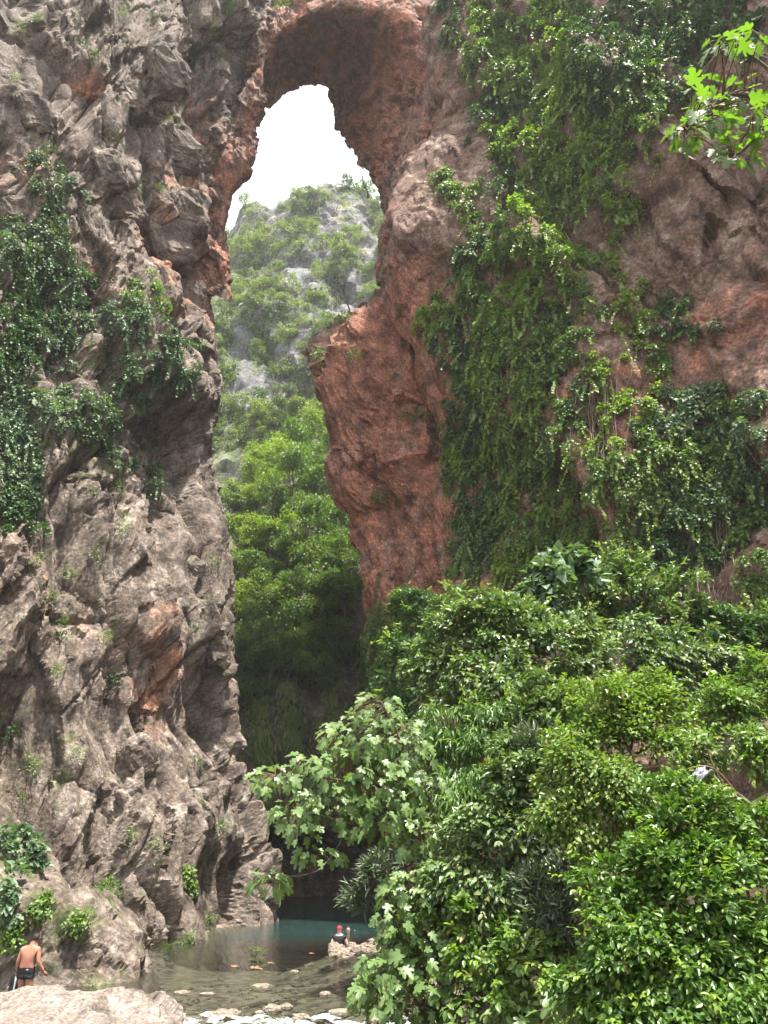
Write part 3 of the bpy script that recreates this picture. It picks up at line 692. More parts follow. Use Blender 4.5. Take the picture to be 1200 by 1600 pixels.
for i, (px, py) in enumerate(SLOPE):
    GT.append((px, py, 25 + 8 * RNG.random(), 'A' if RNG.random() < .55 else 'B', 'small leafy bush among the gorge trees, ' + ordinal(i + 1) + ' of the bushes counting downhill'))
for i, (px, py, r, kd, lb) in enumerate(GT):
    b = BV['red_rock_buttress'] if px > 555 else BV['gorge_slope']
    p, n = hit(b, px, py + r * .75)
    if p is None: continue
    s = r * mpp(p) / 2.5
    plant_tree('gorge_tree', p + np.array([0, -1.0 * s, -.4]), (gA if kd == 'A' else gB)[i % (4 if kd == 'A' else 3)], s, RNG.uniform(0, 6.3), lb, 'tree', 'trees and shrubs in the gorge')
# bare-limbed little trees on the rim of the buttress
for px, py, hpx, lb in ((545, 480, 60, 'thin bare-limbed tree standing on the ledge of the red buttress'), (575, 300, 70, 'wispy sparse tree at right edge of the arch opening against the sky')):
    p = W(px, py, 46.0); h = hpx * mpp(p)
    o = empty('sparse_tree', p, lb, 'tree')
    paths = [(bend((0, 0, -.6), (-.25 * h, 0, h * .9), 8, 0, .25), taper(8, .07, .02))]; tips = []
    for k in range(9):
        a = np.array([-.25 * h * .5, 0, h * RNG.uniform(.3, .8)]); e = a + rdir(1)[0] * h * .35 + np.array([-.1 * h, 0, .12 * h]); paths.append((bend(a, e, 5, .05, .25), taper(5, .03, .008))); tips.append(e)
    tm = tube_mesh('trunk', paths, M['bark'], 4); link('trunk', tm, o, None, False)
    tips = np.array(tips); q = clump_leaves(tips, np.full(len(tips), h * .10), 26, .16, shell=.2)
    link('crown', leaf_mesh('crown', *q, T_DIAM, M['l_hill2']), o, None, False)

# ---- climbing plants on the cliffs
def climber(name, label, cat, px, py, rx, ry, mat, leaf=.17, bv='right_cliff', dens=1.0, thick=.55, T=T_HEART, group=None, per=84, stems=4, up=.45, droop=.75, new=None):
    bvh = BV[bv]; C, Ns = [], []
    p0, n0 = hit(bvh, px, py)
    if p0 is None: return
    m = mpp(p0); area = math.pi * rx * ry * m * m / 0.75
    K = max(4, int(area / 0.26 * dens)); tries = 0
    lump = RNG.random(8) * 6.3
    while len(C) < K and tries < K * 6:
        tries += 1
        a = RNG.random() * 6.283; r = RNG.random() ** .5
        r *= 1 + .22 * math.sin(3 * a + lump[0]) + .16 * math.sin(5 * a + lump[1])
        p, n = hit(bvh, px + rx * r * math.cos(a), py + ry * r * math.sin(a))
        if p is None or abs(p[1] - p0[1]) > 9: continue
        C.append(p + n * RNG.uniform(.02, 1) * thick * (1.25 - .9 * min(r, 1.2))); Ns.append(n)
    if len(C) < 3: return
    C, Ns = np.array(C), np.array(Ns)
    o = empty(name, p0, label, cat, group)
    q = clump_leaves(C, RNG.uniform(.2, .46, len(C)) * (m / .028) ** .5, per, leaf, out=Ns, up=up, droop=droop, flat=1.15, shell=.35)
    link('foliage', leaf_mesh('foliage', *q, T, mat), o)
    if stems and thick > .25:
        j = RNG.integers(len(C), size=int(len(C) * .8)); L = RNG.uniform(.4, 1.3, len(j)) * min(1.4, ry * m / 1.2)
        dv = norm(Ns[j] * .25 + RNG.normal(size=(len(j), 3)) * .22 - np.array([0, 0, 1.]))
        q = sprays(C[j] + Ns[j] * .15, dv, L, 13, leaf * 1.05, .8, .0)
        q = (q[0], q[1], norm(np.repeat(Ns[j], 13, 0) + np.array([0, 0, .8]) + .4 * RNG.normal(size=q[0].shape)), q[3])
        link('trailing_strands', leaf_mesh('trailing_strands', *q, T, M[new or 'l_mid']), o)['kind'] = 'stuff'
    if stems:
        for k in range(stems):
            i = RNG.integers(len(C)); a = C[i] + np.array([0, 0, .3]); L = ry * m * RNG.uniform(.6, 1.6)
            e = a + np.array([RNG.normal() * .3, 0, -L]) + Ns[i] * .1
            h = bvh.find_nearest(Vector(e)); e = np.array(h[0]) + Ns[i] * .12
            link('stem', tube_mesh('stem', [(bend(a, e, 7, 0, .12), taper(7, .022, .008))], M['twig'], 4), o)
    return o
B, MD, IV, PL = 'l_bright', 'l_mid', 'l_ivy', 'l_pale'
RC = [
 (702, 35, 22, 42, IV, .7, 'narrow dark ivy patch at the very top left of the right cliff'), (770, 45, 45, 50, MD, 1., 'leafy green climber at the cliff top right of the dark ivy patch'),
 (860, 70, 55, 80, B, 1.2, 'bright yellow-green climber pouring over the cliff top'), (800, 125, 45, 45, MD, 1., 'green climber cushion just under the cliff-top climbers'),
 (955, 90, 80, 95, IV, 1.5, 'large dark glossy overhanging climber mass at the top right'), (1050, 70, 55, 80, IV, 1.3, 'dark broad-leaved climber left of the hanging fig branch'),
 (1140, 40, 60, 45, IV, 1.1, 'dark greyish climber along the top edge behind the fig branch'), (805, 225, 45, 40, B, 1.1, 'yellow-green climber tuft beside the pale rock rib'),
 (890, 190, 50, 55, B, 1.2, 'bright climber cascade in the middle of the upper wall'), (985, 195, 50, 60, MD, 1.2, 'mid green climber below the large dark glossy mass'),
 (765, 190, 32, 40, IV, 1., 'shaded dark climber in a hollow beside the pale rib'), (700, 300, 26, 36, MD, .7, 'small sparse climber on the pale rock rib'),
 (735, 340, 26, 34, MD, .7, 'sparse greyish creeper low on the pale rock rib'), (890, 290, 50, 45, MD, 1.2, 'rounded climber bulge with a dark hollow beneath it'),
 (960, 300, 45, 45, B, 1., 'bright heart-leaved climber under the upper bulge'), (790, 300, 34, 36, IV, 1., 'dark climber tuft with a black shadow at mid wall'),
 (840, 345, 45, 40, B, .9, 'light green climber strand left of the brown vine stems'), (790, 390, 40, 40, MD, 1., 'thick green climber at the top of the green curtain'),
 (870, 420, 45, 40, B, 1., 'bright green climber fringe above the brown vine stems'), (960, 390, 26, 50, B, .5, 'thin trailing yellow-green vine beside bare red rock'),
 (740, 455, 45, 45, MD, 1.1, 'green curtain plant near the dark cliff corner, upper'), (820, 480, 50, 45, B, 1.1, 'bright leaf curtain in the left half of the wall'),
 (905, 500, 35, 45, MD, .8, 'loose climber over grey hanging roots'), (985, 500, 32, 50, B, .5, 'sparse yellow-leaved vine on the bare wall'),
 (1065, 500, 42, 34, IV, 1., 'dark ivy tongue spread across bare red rock'), (715, 540, 34, 55, IV, 1.2, 'dark ivy column along the edge of the red buttress'),
 (785, 570, 50, 55, MD, 1.2, 'dense green climber beside the dark ivy column'), (860, 570, 40, 50, MD, 1., 'dense climber in the middle of the green curtain'),
 (940, 580, 30, 45, B, .5, 'thin bright vine in front of a pale rock stripe'), (1015, 560, 32, 34, MD, .7, 'small green climber below the sparse yellow-leaved vine'),
 (730, 650, 36, 55, IV, 1.3, 'blue-green ivy mass hugging the buttress edge at mid height'), (805, 665, 50, 55, MD, 1.2, 'broad dark green climber panel at mid height'),
 (870, 670, 35, 45, MD, .9, 'green climber left of the brown bare strip'), (945, 680, 34, 50, B, .45, 'scattered light leaves on the brown bare strip'),
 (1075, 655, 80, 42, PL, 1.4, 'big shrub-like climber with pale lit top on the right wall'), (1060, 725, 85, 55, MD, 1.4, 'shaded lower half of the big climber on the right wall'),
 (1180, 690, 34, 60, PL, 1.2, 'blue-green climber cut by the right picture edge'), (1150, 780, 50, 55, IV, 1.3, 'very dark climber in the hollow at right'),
 (755, 750, 50, 55, IV, 1.3, 'dark ivy wall above the bushes, left part'), (830, 760, 45, 50, MD, 1., 'leafy climber above the bushes, middle part'),
 (905, 780, 36, 50, MD, .6, 'ragged climber over dry brown stems'), (985, 790, 45, 45, MD, .9, 'green climber beneath the big pale-topped one'),
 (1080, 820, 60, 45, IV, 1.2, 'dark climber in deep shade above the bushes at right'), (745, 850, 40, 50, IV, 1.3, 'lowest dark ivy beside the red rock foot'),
 (820, 850, 45, 45, MD, 1.1, 'lowest leafy climber touching the bush tops'), (900, 860, 40, 34, MD, .8, 'low climber with dry stems just above the bushes'),
 (1180, 890, 34, 70, MD, 1., 'climber hanging beside the right picture edge'), (700, 830, 20, 30, IV, .7, 'small ivy tuft spilling onto the red rock foot'), (1010, 880, 60, 30, IV, 1., 'dark leaves between bush tops and right wall')]
for px, py, rx, ry, mt, dn, lb in RC:
    climber('climbing_plant', lb, 'climber', px, py, rx * 1.08, ry * 1.12, M[mt], .125 if mt != B else .135, dens=dn, group='climbers on the right cliff', stems=3 + int(dn * 3), new={B: 'l_new', MD: 'l_bright', IV: 'l_mid', PL: 'l_pale_new'}[mt], thick=.7 if dn > .8 else .3)
fill = [(760, 100), (900, 130), (830, 170), (850, 260), (930, 240), (1010, 130), (740, 400), (690, 500), (850, 380), (910, 430), (770, 510), (850, 520), (890, 560), (760, 600), (840, 615), (900, 640), (760, 690), (850, 720), (780, 800), (870, 810), (730, 890), (800, 895), (940, 850), (1040, 780), (1120, 720), (1150, 640), (1110, 880), (720, 720), (1000, 640), (960, 740)]
fill.sort(key=lambda a: a[1])
for i, (px, py) in enumerate(fill):
    mt = (MD, B, MD, IV)[i % 4]
    climber('climbing_plant', 'smaller climber filling a gap in the right wall curtain, ' + ordinal(i + 1) + ' from the top', 'climber', px, py, 34, 36, M[mt], .125, dens=1.0, group='gap-filling climbers on the right cliff', stems=2, thick=.5, new={B: 'l_new', MD: 'l_bright', IV: 'l_mid'}[mt])
# bare hanging vine stems and roots on the right wall
for px, py, L, n, lb in ((800, 230, 130, 16, 'tangle of dry brown vines hanging under the upper climbers'), (920, 360, 140, 22, 'curtain of brown vine stems hanging beside the bare red rock'), (925, 690, 230, 26, 'long grey-brown roots hanging down the bare strip'),
                         (1120, 900, 190, 24, 'dry vine stems hanging at right above the bushes'), (1170, 1010, 160, 14, 'thin bare vines beside the right picture edge'), (850, 300, 130, 12, 'few dry stems in the hollow of the upper wall'), (790, 640, 200, 14, 'pale dry stems woven through the green curtain')):
    paths = []; p0, n0 = hit(BV['right_cliff'], px, py)
    for k in range(n):
        x0 = px + RNG.normal() * 24; y0 = py - L * .5 + RNG.normal() * 22; x1 = x0 + RNG.normal() * 14; y1 = y0 + L * RNG.uniform(.5, 1.1)
        pts = []
        for t_ in np.linspace(0, 1, 8):
            p, nn = hit(BV['right_cliff'], x0 + (x1 - x0) * t_ + RNG.normal() * 2.5, y0 + (y1 - y0) * t_)
            if p is not None: pts.append(p + nn * RNG.uniform(.1, .45))
        if len(pts) > 3: paths.append((np.array(pts), taper(len(pts), .022, .012)))
    o = empty('hanging_vines', p0, lb, 'vines', 'bare vine stems on the right cliff')
    link('stems', tube_mesh('stems', paths, M['straw'], 4), o)['kind'] = 'stuff'

# ---- left cliff plants
LC = [(75, 450, 55, 90, IV, 1.1, 'large dark ivy sheet on the upper left cliff'), (30, 520, 34, 90, IV, 1.0, 'dark ivy beside the left picture edge at mid height'), (85, 285, 34, 45, IV, .5, 'sparse dark ivy strands high on the left cliff'),
 (50, 390, 40, 40, PL, 1., 'pale-topped ivy at the upper rim of the large ivy sheet'), (195, 505, 45, 30, PL, .9, 'grey-green shrub right of the large ivy sheet'), (270, 560, 32, 40, IV, .9, 'round dark ivy clump nearest the cliff corner'), (225, 455, 30, 26, MD, .6, 'small green shrub under the overhanging blocks'),
 (215, 595, 26, 36, IV, .6, 'dark creeper below the grey-green shrub'), (20, 690, 36, 95, PL, 1.4, 'large pale shining ivy at the left picture edge'), (110, 640, 55, 26, PL, 1., 'large-leaved pale shrub on the ledge beside the shining ivy'), (150, 665, 30, 30, IV, .9, 'dark half of the shrub on the ledge'),
 (185, 715, 34, 20, PL, .6, 'flat large-leaved plant low on the left cliff'), (240, 740, 14, 34, IV, .5, 'thin dark creeper in a crack at mid cliff'), (40, 800, 30, 40, IV, .8, 'lower dark end of the shining ivy'), (95, 555, 30, 26, PL, .6, 'pale creeper beside the two rounded blocks'), (300, 1385, 12, 12, MD, .6, 'small mossy plant above the water cave')]
for px, py, rx, ry, mt, dn, lb in LC:
    climber('climbing_plant', lb, 'climber', px, py, rx * 1.15, ry * 1.15, M[mt], .125, 'left_cliff', dens=dn * 1.25, group='climbers on the left cliff', T=T_HEART, stems=2, thick=.45, new={MD: 'l_mid', IV: 'l_ivy', PL: 'l_pale'}[mt])
tuft = [(180, 765), (196, 820), (194, 835), (75, 940), (98, 972), (95, 1000), (185, 1062), (140, 775), (330, 945), (60, 38), (130, 75), (150, 92), (28, 50), (300, 20), (330, 40), (352, 95), (357, 190), (215, 215), (212, 300), (246, 300), (265, 195), (335, 250), (210, 1302), (300, 985), (340, 1050), (300, 1200), (150, 870),
        (105, 900), (90, 1050), (270, 240), (315, 125), (240, 30), (175, 220), (25, 130), (340, 1290), (385, 1180), (245, 1330), (320, 1440), (60, 880), (160, 1000), (190, 20), (120, 1180), (20, 1150), (50, 1200), (230, 690), (330, 880)]
tuft.sort(key=lambda a: a[1])
for i, (px, py) in enumerate(tuft):
    climber('rock_tuft', 'small green tuft in a crack of the left cliff, ' + ordinal(i + 1) + ' from the top', 'plant', px, py, RNG.uniform(5, 9), RNG.uniform(5, 11), M[MD if RNG.random() < .6 else IV], .10, 'left_cliff', dens=2.2, thick=.2, T=T_DIAM, group='small tufts on the left cliff', stems=0, per=26, droop=.2)
for px, py, bv, lb in ((615, 440, 'red_rock_buttress', 'small plant on the rim of the red buttress'), (500, 560, 'red_rock_buttress', 'grassy tuft at the tip of the red overhang'), (540, 500, 'red_rock_buttress', 'grey-green grass on the sloping buttress top'), (660, 660, 'red_rock_buttress', 'dark tuft in the crevice of the red buttress'),
                       (555, 560, 'red_rock_buttress', 'lone dark tuft on the upper red face'), (635, 655, 'red_rock_buttress', 'tiny plant on the red face beside the crevice'), (590, 780, 'red_rock_buttress', 'scrubby plant low on the red face'), (440, 10, 'rock_arch', 'green tuft at the top of the arch'), (355, 15, 'left_cliff', 'leafy shrub at the top edge left of the arch')):
    climber('rock_plant', lb, 'plant', px, py, 12, 10, M[MD], .15, bv, dens=2, thick=.25, T=T_DIAM, stems=0, per=30, droop=.2)

for px, py, rx, ry, lb in ((600, 1000, 42, 30, 'dark green creeper at the foot of the red buttress, left'), (650, 990, 36, 34, 'dark green creeper at the foot of the red buttress, right'), (600, 1060, 40, 40, 'shaded creeper hanging below the buttress foot'), (650, 1080, 40, 40, 'shaded creeper low beside the bush bank'), (640, 950, 26, 18, 'small green creeper on the lowest red rock')):
    climber('climbing_plant', lb, 'climber', px, py, rx, ry, M[MD], .15, 'red_rock_buttress', dens=1.3, group='creepers at the buttress foot', stems=3, thick=.8, new='l_mid')
# ---- hanging grass and moss on the dark gorge wall: nobody could count it
pts = []
for k in range(5200):
    px, py = RNG.uniform(365, 600), RNG.uniform(985, 1275)
    if py > 1275 - abs(px - 440) * .15: continue
    if math.sin(px * .11 + 1.3 * math.sin(py * .013)) + RNG.normal() * .6 < 0.1: continue
    p, n = hit(BV['gorge_slope'], px, py)
    if p is not None: pts.append((p, n))
Pp = np.array([a for a, b in pts]); Nn = np.array([b for a, b in pts]); n = len(Pp)
rep_ = 4; Pp = np.repeat(Pp, rep_, 0) + RNG.normal(size=(n * rep_, 3)) * .1; Nn = np.repeat(Nn, rep_, 0); n = len(Pp)
me = leaf_mesh('hanging_grass', Pp + Nn * .05, norm(Nn * .35 + RNG.normal(size=(n, 3)) * .25 - np.array([0, 0, 1.0])), norm(Nn + RNG.normal(size=(n, 3)) * .3), RNG.uniform(.25, .75, n), T_LANCE, M['grass'])
tag(link('hanging_grass', me), 'green moss and grass hanging down the dark gorge wall', 'moss', kind='stuff')

# ---- boulders and stones
def boulder_mesh(name, r, seed, nu=70, nv=46, pw=0.7, amp=1.0, sizes=None, mat=None, at=(0, 0, 0), red=0.0, moss=0.0):
    """a broken block: a squarish ellipsoid of half-sizes r, faceted; poles along its length"""
    th = np.linspace(0, 2 * np.pi, nu, endpoint=False)[:, None]; ph = np.linspace(0.02, np.pi - .02, nv)[None, :]
    sp = lambda a: np.sign(a) * np.abs(a) ** pw
    P = np.stack([sp(np.cos(ph)) + 0 * th, sp(np.cos(th)) * np.sin(ph) ** pw, sp(np.sin(th)) * np.sin(ph) ** pw], -1)
    D = norm(P); P = P * np.array(r) * 1.0; m = float(min(r)); s0 = sizes or (m * 1.3, m * .55, m * .22)
    Q = P + np.array(at) + seed * 7.7
    d = 0.12 * m * fbm(Q / m, 3, seed)
    for k, s in enumerate(s0): d = d + s * .34 * amp * facet(Q / s, seed + k, .9, .1, .06, .14)
    G = P + D * d[..., None]
    f = grid_faces(nu, nv, wrapu=True)
    caps = [np.array([[i * nv for i in range(nu)]]), np.array([[i * nv + nv - 1 for i in range(nu)][::-1]])]
    me = mesh_np(name, G, [f[:, ::-1]] + caps, False)
    col_attr(me, 'rock', rock_colour(G + np.array(at), mat, red, moss if not callable(moss) else moss(G), seed)); me.materials.append(mat)
    return me, G
def put(name, me, loc, label, cat, rz=0.0, group=None, tilt=(0, 0)):
    o = bpy.data.objects.new(name, me); COL.objects.link(o); o.location = loc; o.rotation_euler = (tilt[0], tilt[1], rz)
    return tag(o, label, cat, group)
# big pale block in front, the mossy outcrop behind the bather
me, Gb = boulder_mesh('boulder', (3.5, 2.3, 1.0), 3, 170, 120, .42, .55, (1.6, .7, .28), M['boulder'], (0, 0, 0), -.3)
put('boulder', me, (-6.55, 12.75, 0.0), 'big pale flat-topped boulder in the bottom left corner', 'boulder', .06, None, (0.03, -.02))
me, Gb = boulder_mesh('boulder', (1.2, 1.0, .55), 9, 60, 44, .5, .6, None, M['boulder'], (0, 0, 0), -.3)
put('boulder', me, (-3.95, 11.75, 0.25), 'pale block leaning at the right end of the big foreground boulder', 'boulder', .5)
me, Go = boulder_mesh('outcrop', (6.8, 3.6, 3.9), 14, 300, 200, .85, .75, (3.2, 1.2, .5), M['cliff'], (0, 0, 0), -.1, lambda G: .32 * np.clip((G[..., 2] - 1.0) / 2, 0, 1))
oo = put('rock_outcrop', me, (-12.5, 24.0, -0.1), 'tilted rough rock outcrop behind the bather at lower left', 'rock', -.12, None, (0.0, .45))
bpy.context.view_layer.update()
mw = np.array(oo.matrix_world); Gw = Go.reshape(-1, 3) @ mw[:3, :3].T + mw[:3, 3]
BV['outcrop'] = bvh_of(np.concatenate([Gw.reshape(Go.shape), Gw.reshape(Go.shape)[:1]], 0), 3)
for px, py, rx, ry, mt, lf, lb in ((45, 1320, 45, 32, PL, .16, 'pale broad-leaved plant mass on top of the lower left outcrop'), (15, 1390, 18, 55, PL, .17, 'pale leafy plant hanging at the left picture edge above the bather'), (100, 1350, 32, 16, MD, .12, 'soft green plant along the outcrop crest'),
                                  (12, 1465, 10, 18, MD, .10, 'yellow-green plant on the rock left of the bather'), (55, 1420, 14, 20, MD, .1, 'small moss cushion on the outcrop face'), (125, 1450, 7, 7, MD, .1, 'tiny green tuft in the middle of the outcrop face')):
    climber('ledge_plant', lb, 'plant', px, py, rx, ry, M[mt], lf, 'outcrop', dens=1.5, thick=.4, T=T_HEART, group='plants on the lower left outcrop', stems=0, per=60, droop=.3)
for px, py, rx, ry, lb in ((175, 1390, 20, 30, 'dark leafy fern in the cleft right of the outcrop'), (160, 1430, 14, 14, 'lower leaves of the cleft beside the outcrop'), (262, 1490, 24, 8, 'green ferns along the waterline under the left cliff'), (300, 1476, 16, 7, 'bright fern clump at the waterline further right'), (178, 1528, 10, 8, 'grass tuft at the waterline beside the outcrop')):
    climber('fern', lb, 'fern', px, py, rx, ry, M[MD], .15, 'left_cliff', dens=2, thick=.5, T=T_LANCE if 'fern' in lb else T_HEART, group='ferns at the foot of the left cliff', stems=0, per=60, droop=.1)
# stones in the rapids and on the gravel spit
smesh = [boulder_mesh('stone', (.5, .4, .3), 50 + k, 26, 18, .75, .9, None, M['stone'])[0] for k in range(5)]
def on_water(px, py, z=0.0):
    d = ray(px, py); t_ = (z - EYE) / d[2]; return np.array([0, 0, EYE]) + d * t_
for i, (px, py, w, lb) in enumerate([(352, 1586, 52, 'round brown stone breaking the water at lower left of the rapids'), (425, 1577, 32, 'pale pointed stone in the middle of the white water'), (447, 1572, 22, 'small stone touching the pale pointed one'), (405, 1582, 20, 'little brown stone between two larger ones in the rapids'), (280, 1597, 40, 'pale stone beside the foreground boulder at the picture bottom'),
      (410, 1540, 44, 'flat brown stone just under the water above the rapids'), (325, 1552, 26, 'flat stone at the surface near the foreground boulder'), (285, 1550, 26, 'low brown stone lapped by ripples left of the flat one'), (508, 1553, 20, 'stone in the upper riffle'), (530, 1580, 46, 'dark wet stone under the white water'), (470, 1592, 30, 'wet stone at the bottom of the rapids'), (590, 1595, 40, 'stone at the foot of the fig leaves'), (690, 1592, 30, 'pale stone half hidden under the fig leaves'), (640, 1598, 26, 'small pale stone at the picture bottom under the leaves'), (460, 1518, 14, 'small stone in the shallow water below the floating twig')]):
    p = on_water(px, py); m = mpp(p); o = put('stone', smesh[i % 5], p + np.array([0, 0, -.02 if w < 44 else -.05]), lb, 'stone', RNG.uniform(0, 6), 'stones in the river'); o.scale = (w * m, w * m, w * m * RNG.uniform(.65, .95))
    if 'under' in lb or 'flat' in lb or 'low brown' in lb: o.scale.z *= .45
for i in range(34):
    px, py = 520 + abs(RNG.normal()) * 26, 1484 + RNG.normal() * 7
    if i > 24: px, py = RNG.uniform(516, 560), RNG.uniform(1476, 1494)
    p = on_water(px, py); w = RNG.uniform(7, 17); m = mpp(p)
    o = put('stone', smesh[i % 5], p + np.array([0, 0, .02]), 'pale stone of the gravel spit in front of the red-capped bather', 'stone', RNG.uniform(0, 6), 'stones of the gravel spit'); o.scale = (w * m,) * 3

# loose gravel of the banks and shallows: nobody could count it
gp = []
for k in range(5200):
    x, y = RNG.uniform(-12, 3.5), RNG.uniform(15, 31)
    z = ground_z(x, y)
    if -.5 < z < .75 and RNG.random() < .25 + .75 * np.exp(-(z / .22) ** 2): gp.append((x, y, z))
gp = np.array(gp); n = len(gp)
oc = np.array([(1, 0, 0), (-1, 0, 0), (0, 1, 0), (0, -1, 0), (0, 0, .7), (0, 0, -.7), (.65, .6, .35), (-.6, .65, .3), (.6, -.65, .3), (-.65, -.6, .35)], float)
of = np.array([(4, 6, 7), (4, 7, 9), (4, 9, 8), (4, 8, 6), (0, 2, 6), (2, 7, 6), (2, 1, 7), (1, 9, 7), (1, 3, 9), (3, 8, 9), (3, 0, 8), (0, 6, 8), (5, 2, 0), (5, 1, 2), (5, 3, 1), (5, 0, 3)])
sz = RNG.uniform(.04, .11, n) * (1 + 1.2 * (RNG.random(n) > .93)); an = RNG.random(n) * 6.3; cz, sz_ = np.cos(an), np.sin(an)
V = np.repeat(oc[None], n, 0) * RNG.uniform(.7, 1.25, (n, 10, 1)) * np.array([1.2, .9, .8]); V = np.stack([V[..., 0] * cz[:, None] - V[..., 1] * sz_[:, None], V[..., 0] * sz_[:, None] + V[..., 1] * cz[:, None], V[..., 2]], -1) * sz[:, None, None] + gp[:, None] + np.array([0, 0, .015])
me = mesh_np('gravel', V.reshape(-1, 3), (of[None] + (np.arange(n) * 10)[:, None, None]).reshape(-1, 3))
cc = np.repeat(np.array([.10, .08, .062]) + RNG.random((n, 1)) ** 1.5 * np.array([.22, .185, .15]), 10, 0); col_attr(me, 'rock', cc)
tag(link('gravel', me, None, M['stone']), 'loose brown and grey gravel along the river banks and shallows', 'gravel', kind='stuff')

# ---- bushes on the right bank: stems from a foot on the ground, foliage in clumps
def bush(name, label, cat, blobs, mat, leaf, T, crad, per, foot, dens=1.0, group=None, up=.55, droop=.45, jit=.55, lay=1.0, stemr=.03, twigs=60, flat=.85, out=(0, -.55, .25), shoots=.9, new='l_new'):
    """blobs: (px, py, Y, radius in px) - rounded masses of foliage"""
    C, Rr, Bc = [], [], []
    for px, py, Y, r in blobs:
        c = W(px, py, Y); m = mpp(c); rr = r * m; Bc.append(c)
        k = int(dens * 9.0 * (rr / crad) ** 2 * .55) + 4
        d = norm(rdir(k) + np.array(out)); C.append(c + d * rr * (.35 + .75 * RNG.beta(2.2, 1.6, (k, 1)) + .35 * (RNG.random((k, 1)) ** 6)) * np.array([1, .8, 1])); Rr.append(np.full(k, crad) * RNG.uniform(.6, 1.25, k))
    C = np.concatenate(C); Rr = np.concatenate(Rr)
    fx, fy = foot; f = np.array([fx, fy, ground_z(fx, fy) - .1])
    o = empty(name, f, label, cat, group)
    q = clump_leaves(C, Rr, per, leaf, out=norm(C - np.mean(Bc, 0) + np.array([0, -.3, .3])), up=up, droop=droop, jit=jit, flat=flat, shell=.25, lay=lay)
    link('foliage', leaf_mesh('foliage', *q, T, mat), o)['kind'] = 'stuff'
    cm = np.mean(Bc, 0); j = RNG.integers(len(C), size=int(len(C) * shoots)); dv = norm(norm(C[j] - cm) + np.array([0, -.2, .55]) + .5 * RNG.normal(size=(len(j), 3)))
    if len(j):
        q = sprays(C[j] + dv * Rr[j][:, None] * .6, dv, crad * RNG.uniform(.7, 1.6, len(j)), 9, leaf * .92)
        link('new_shoots', leaf_mesh('new_shoots', *q, T, M[new]), o)['kind'] = 'stuff'
    for c in Bc:
        link('stem', tube_mesh('stem', [(bend(f + RNG.normal(size=3) * .05, c, 9, .05, .14), taper(9, stemr, stemr * .35))], M['twig'], 6), o)
    tw = []
    for k in range(twigs):
        j = RNG.integers(len(C)); b = Bc[int(np.argmin(((np.array(Bc) - C[j]) ** 2).sum(1)))]; tw.append((bend(b + (C[j] - b) * .2, C[j] + (C[j] - b) * .1, 6, .05, .15), taper(6, stemr * .4, .005)))
    link('twigs', tube_mesh('twigs', tw, M['twig'], 4), o)['kind'] = 'stuff'
    return o, C
GB = 'bushes on the right bank'
bush('shrub', 'leafy glossy shrub behind, at the top of the bush bank on the right', 'shrub', [(960, 950, 17, 75), (1045, 980, 17, 70), (890, 965, 17.2, 50), (1080, 1060, 16, 60), (1000, 1050, 15.8, 75)], M['l_laurel'], .125, T_OVAL, .34, 95, (10, 18), 1.0, GB, new='l_pale_new')
bush('large_leaved_vine', 'large round-leaved light green vine on the bush tops', 'vine', [(865, 925, 15.5, 42), (905, 890, 15.6, 24), (835, 960, 15.2, 26)], M['l_pale'], .19, T_HEART, .3, 34, (5.5, 16.5), 1.0, None, twigs=8, shoots=0)
bush('laurel_bush', 'pale shining laurel-like bush in the upper left of the bush bank', 'bush', [(735, 990, 13.5, 62), (800, 1000, 13.5, 62), (870, 1030, 13.2, 70), (770, 1075, 13, 75), (690, 1060, 13.4, 50)], M['l_laurel'], .105, T_OVAL, .27, 95, (3.2, 14.5), 1.0, GB, new='l_pale_new')
bush('drooping_shrub', 'bright green shrub with hanging narrow leaves in the middle of the bank', 'shrub', [(720, 1165, 12.2, 60), (790, 1190, 12.0, 70), (745, 1245, 11.8, 55)], M['l_gloss'], .14, T_LANCE, .25, 95, (3, 13.2), 1.1, GB, up=.2, droop=1.6)
bush('laurel_bush', 'white-glinting laurel-like bush left of the yellow-green one', 'bush', [(860, 1130, 11.6, 65), (820, 1230, 11.2, 80), (780, 1310, 11, 70), (850, 1300, 11, 60), (720, 1390, 11, 55), (790, 1400, 10.8, 60)], M['l_laurel'], .095, T_OVAL, .24, 95, (3, 12), 1.0, GB, new='l_pale_new')
bush('fine_leaved_bush', 'yellow-green fine-leaved sunlit bush in the middle right', 'bush', [(940, 1125, 9.6, 62), (985, 1180, 9.5, 62), (915, 1220, 9.3, 62), (960, 1280, 9.2, 70), (890, 1290, 9.2, 45), (1010, 1110, 9.8, 45)], M['l_fine'], .066, T_OVAL, .26, 150, (3.6, 10.2), 1.2, GB)
bush('dark_shrub', 'dark leafy shrub against the red earth near the right picture edge', 'shrub', [(1140, 1130, 11.5, 55), (1100, 1180, 11.2, 45), (1185, 1080, 11.6, 45), (1180, 1190, 11, 45)], M['l_mid'], .085, T_OVAL, .22, 80, (6.2, 12), .9, GB)
bush('glossy_bush', 'large glossy dark green bush filling the bottom right corner', 'bush', [(1060, 1320, 8.5, 85), (1150, 1340, 8.6, 70), (990, 1400, 8.3, 75), (1090, 1430, 8.1, 100), (1180, 1470, 8.1, 70), (980, 1500, 8.0, 75), (1060, 1560, 7.9, 95), (1160, 1580, 7.9, 70), (930, 1560, 8.1, 50), (1000, 1600, 7.9, 60), (1195, 1600, 7.4, 60), (1120, 1620, 7.4, 60)], M['l_gloss'], .072, T_OVAL, .22, 120, (3.6, 9.0), 1.1, GB)
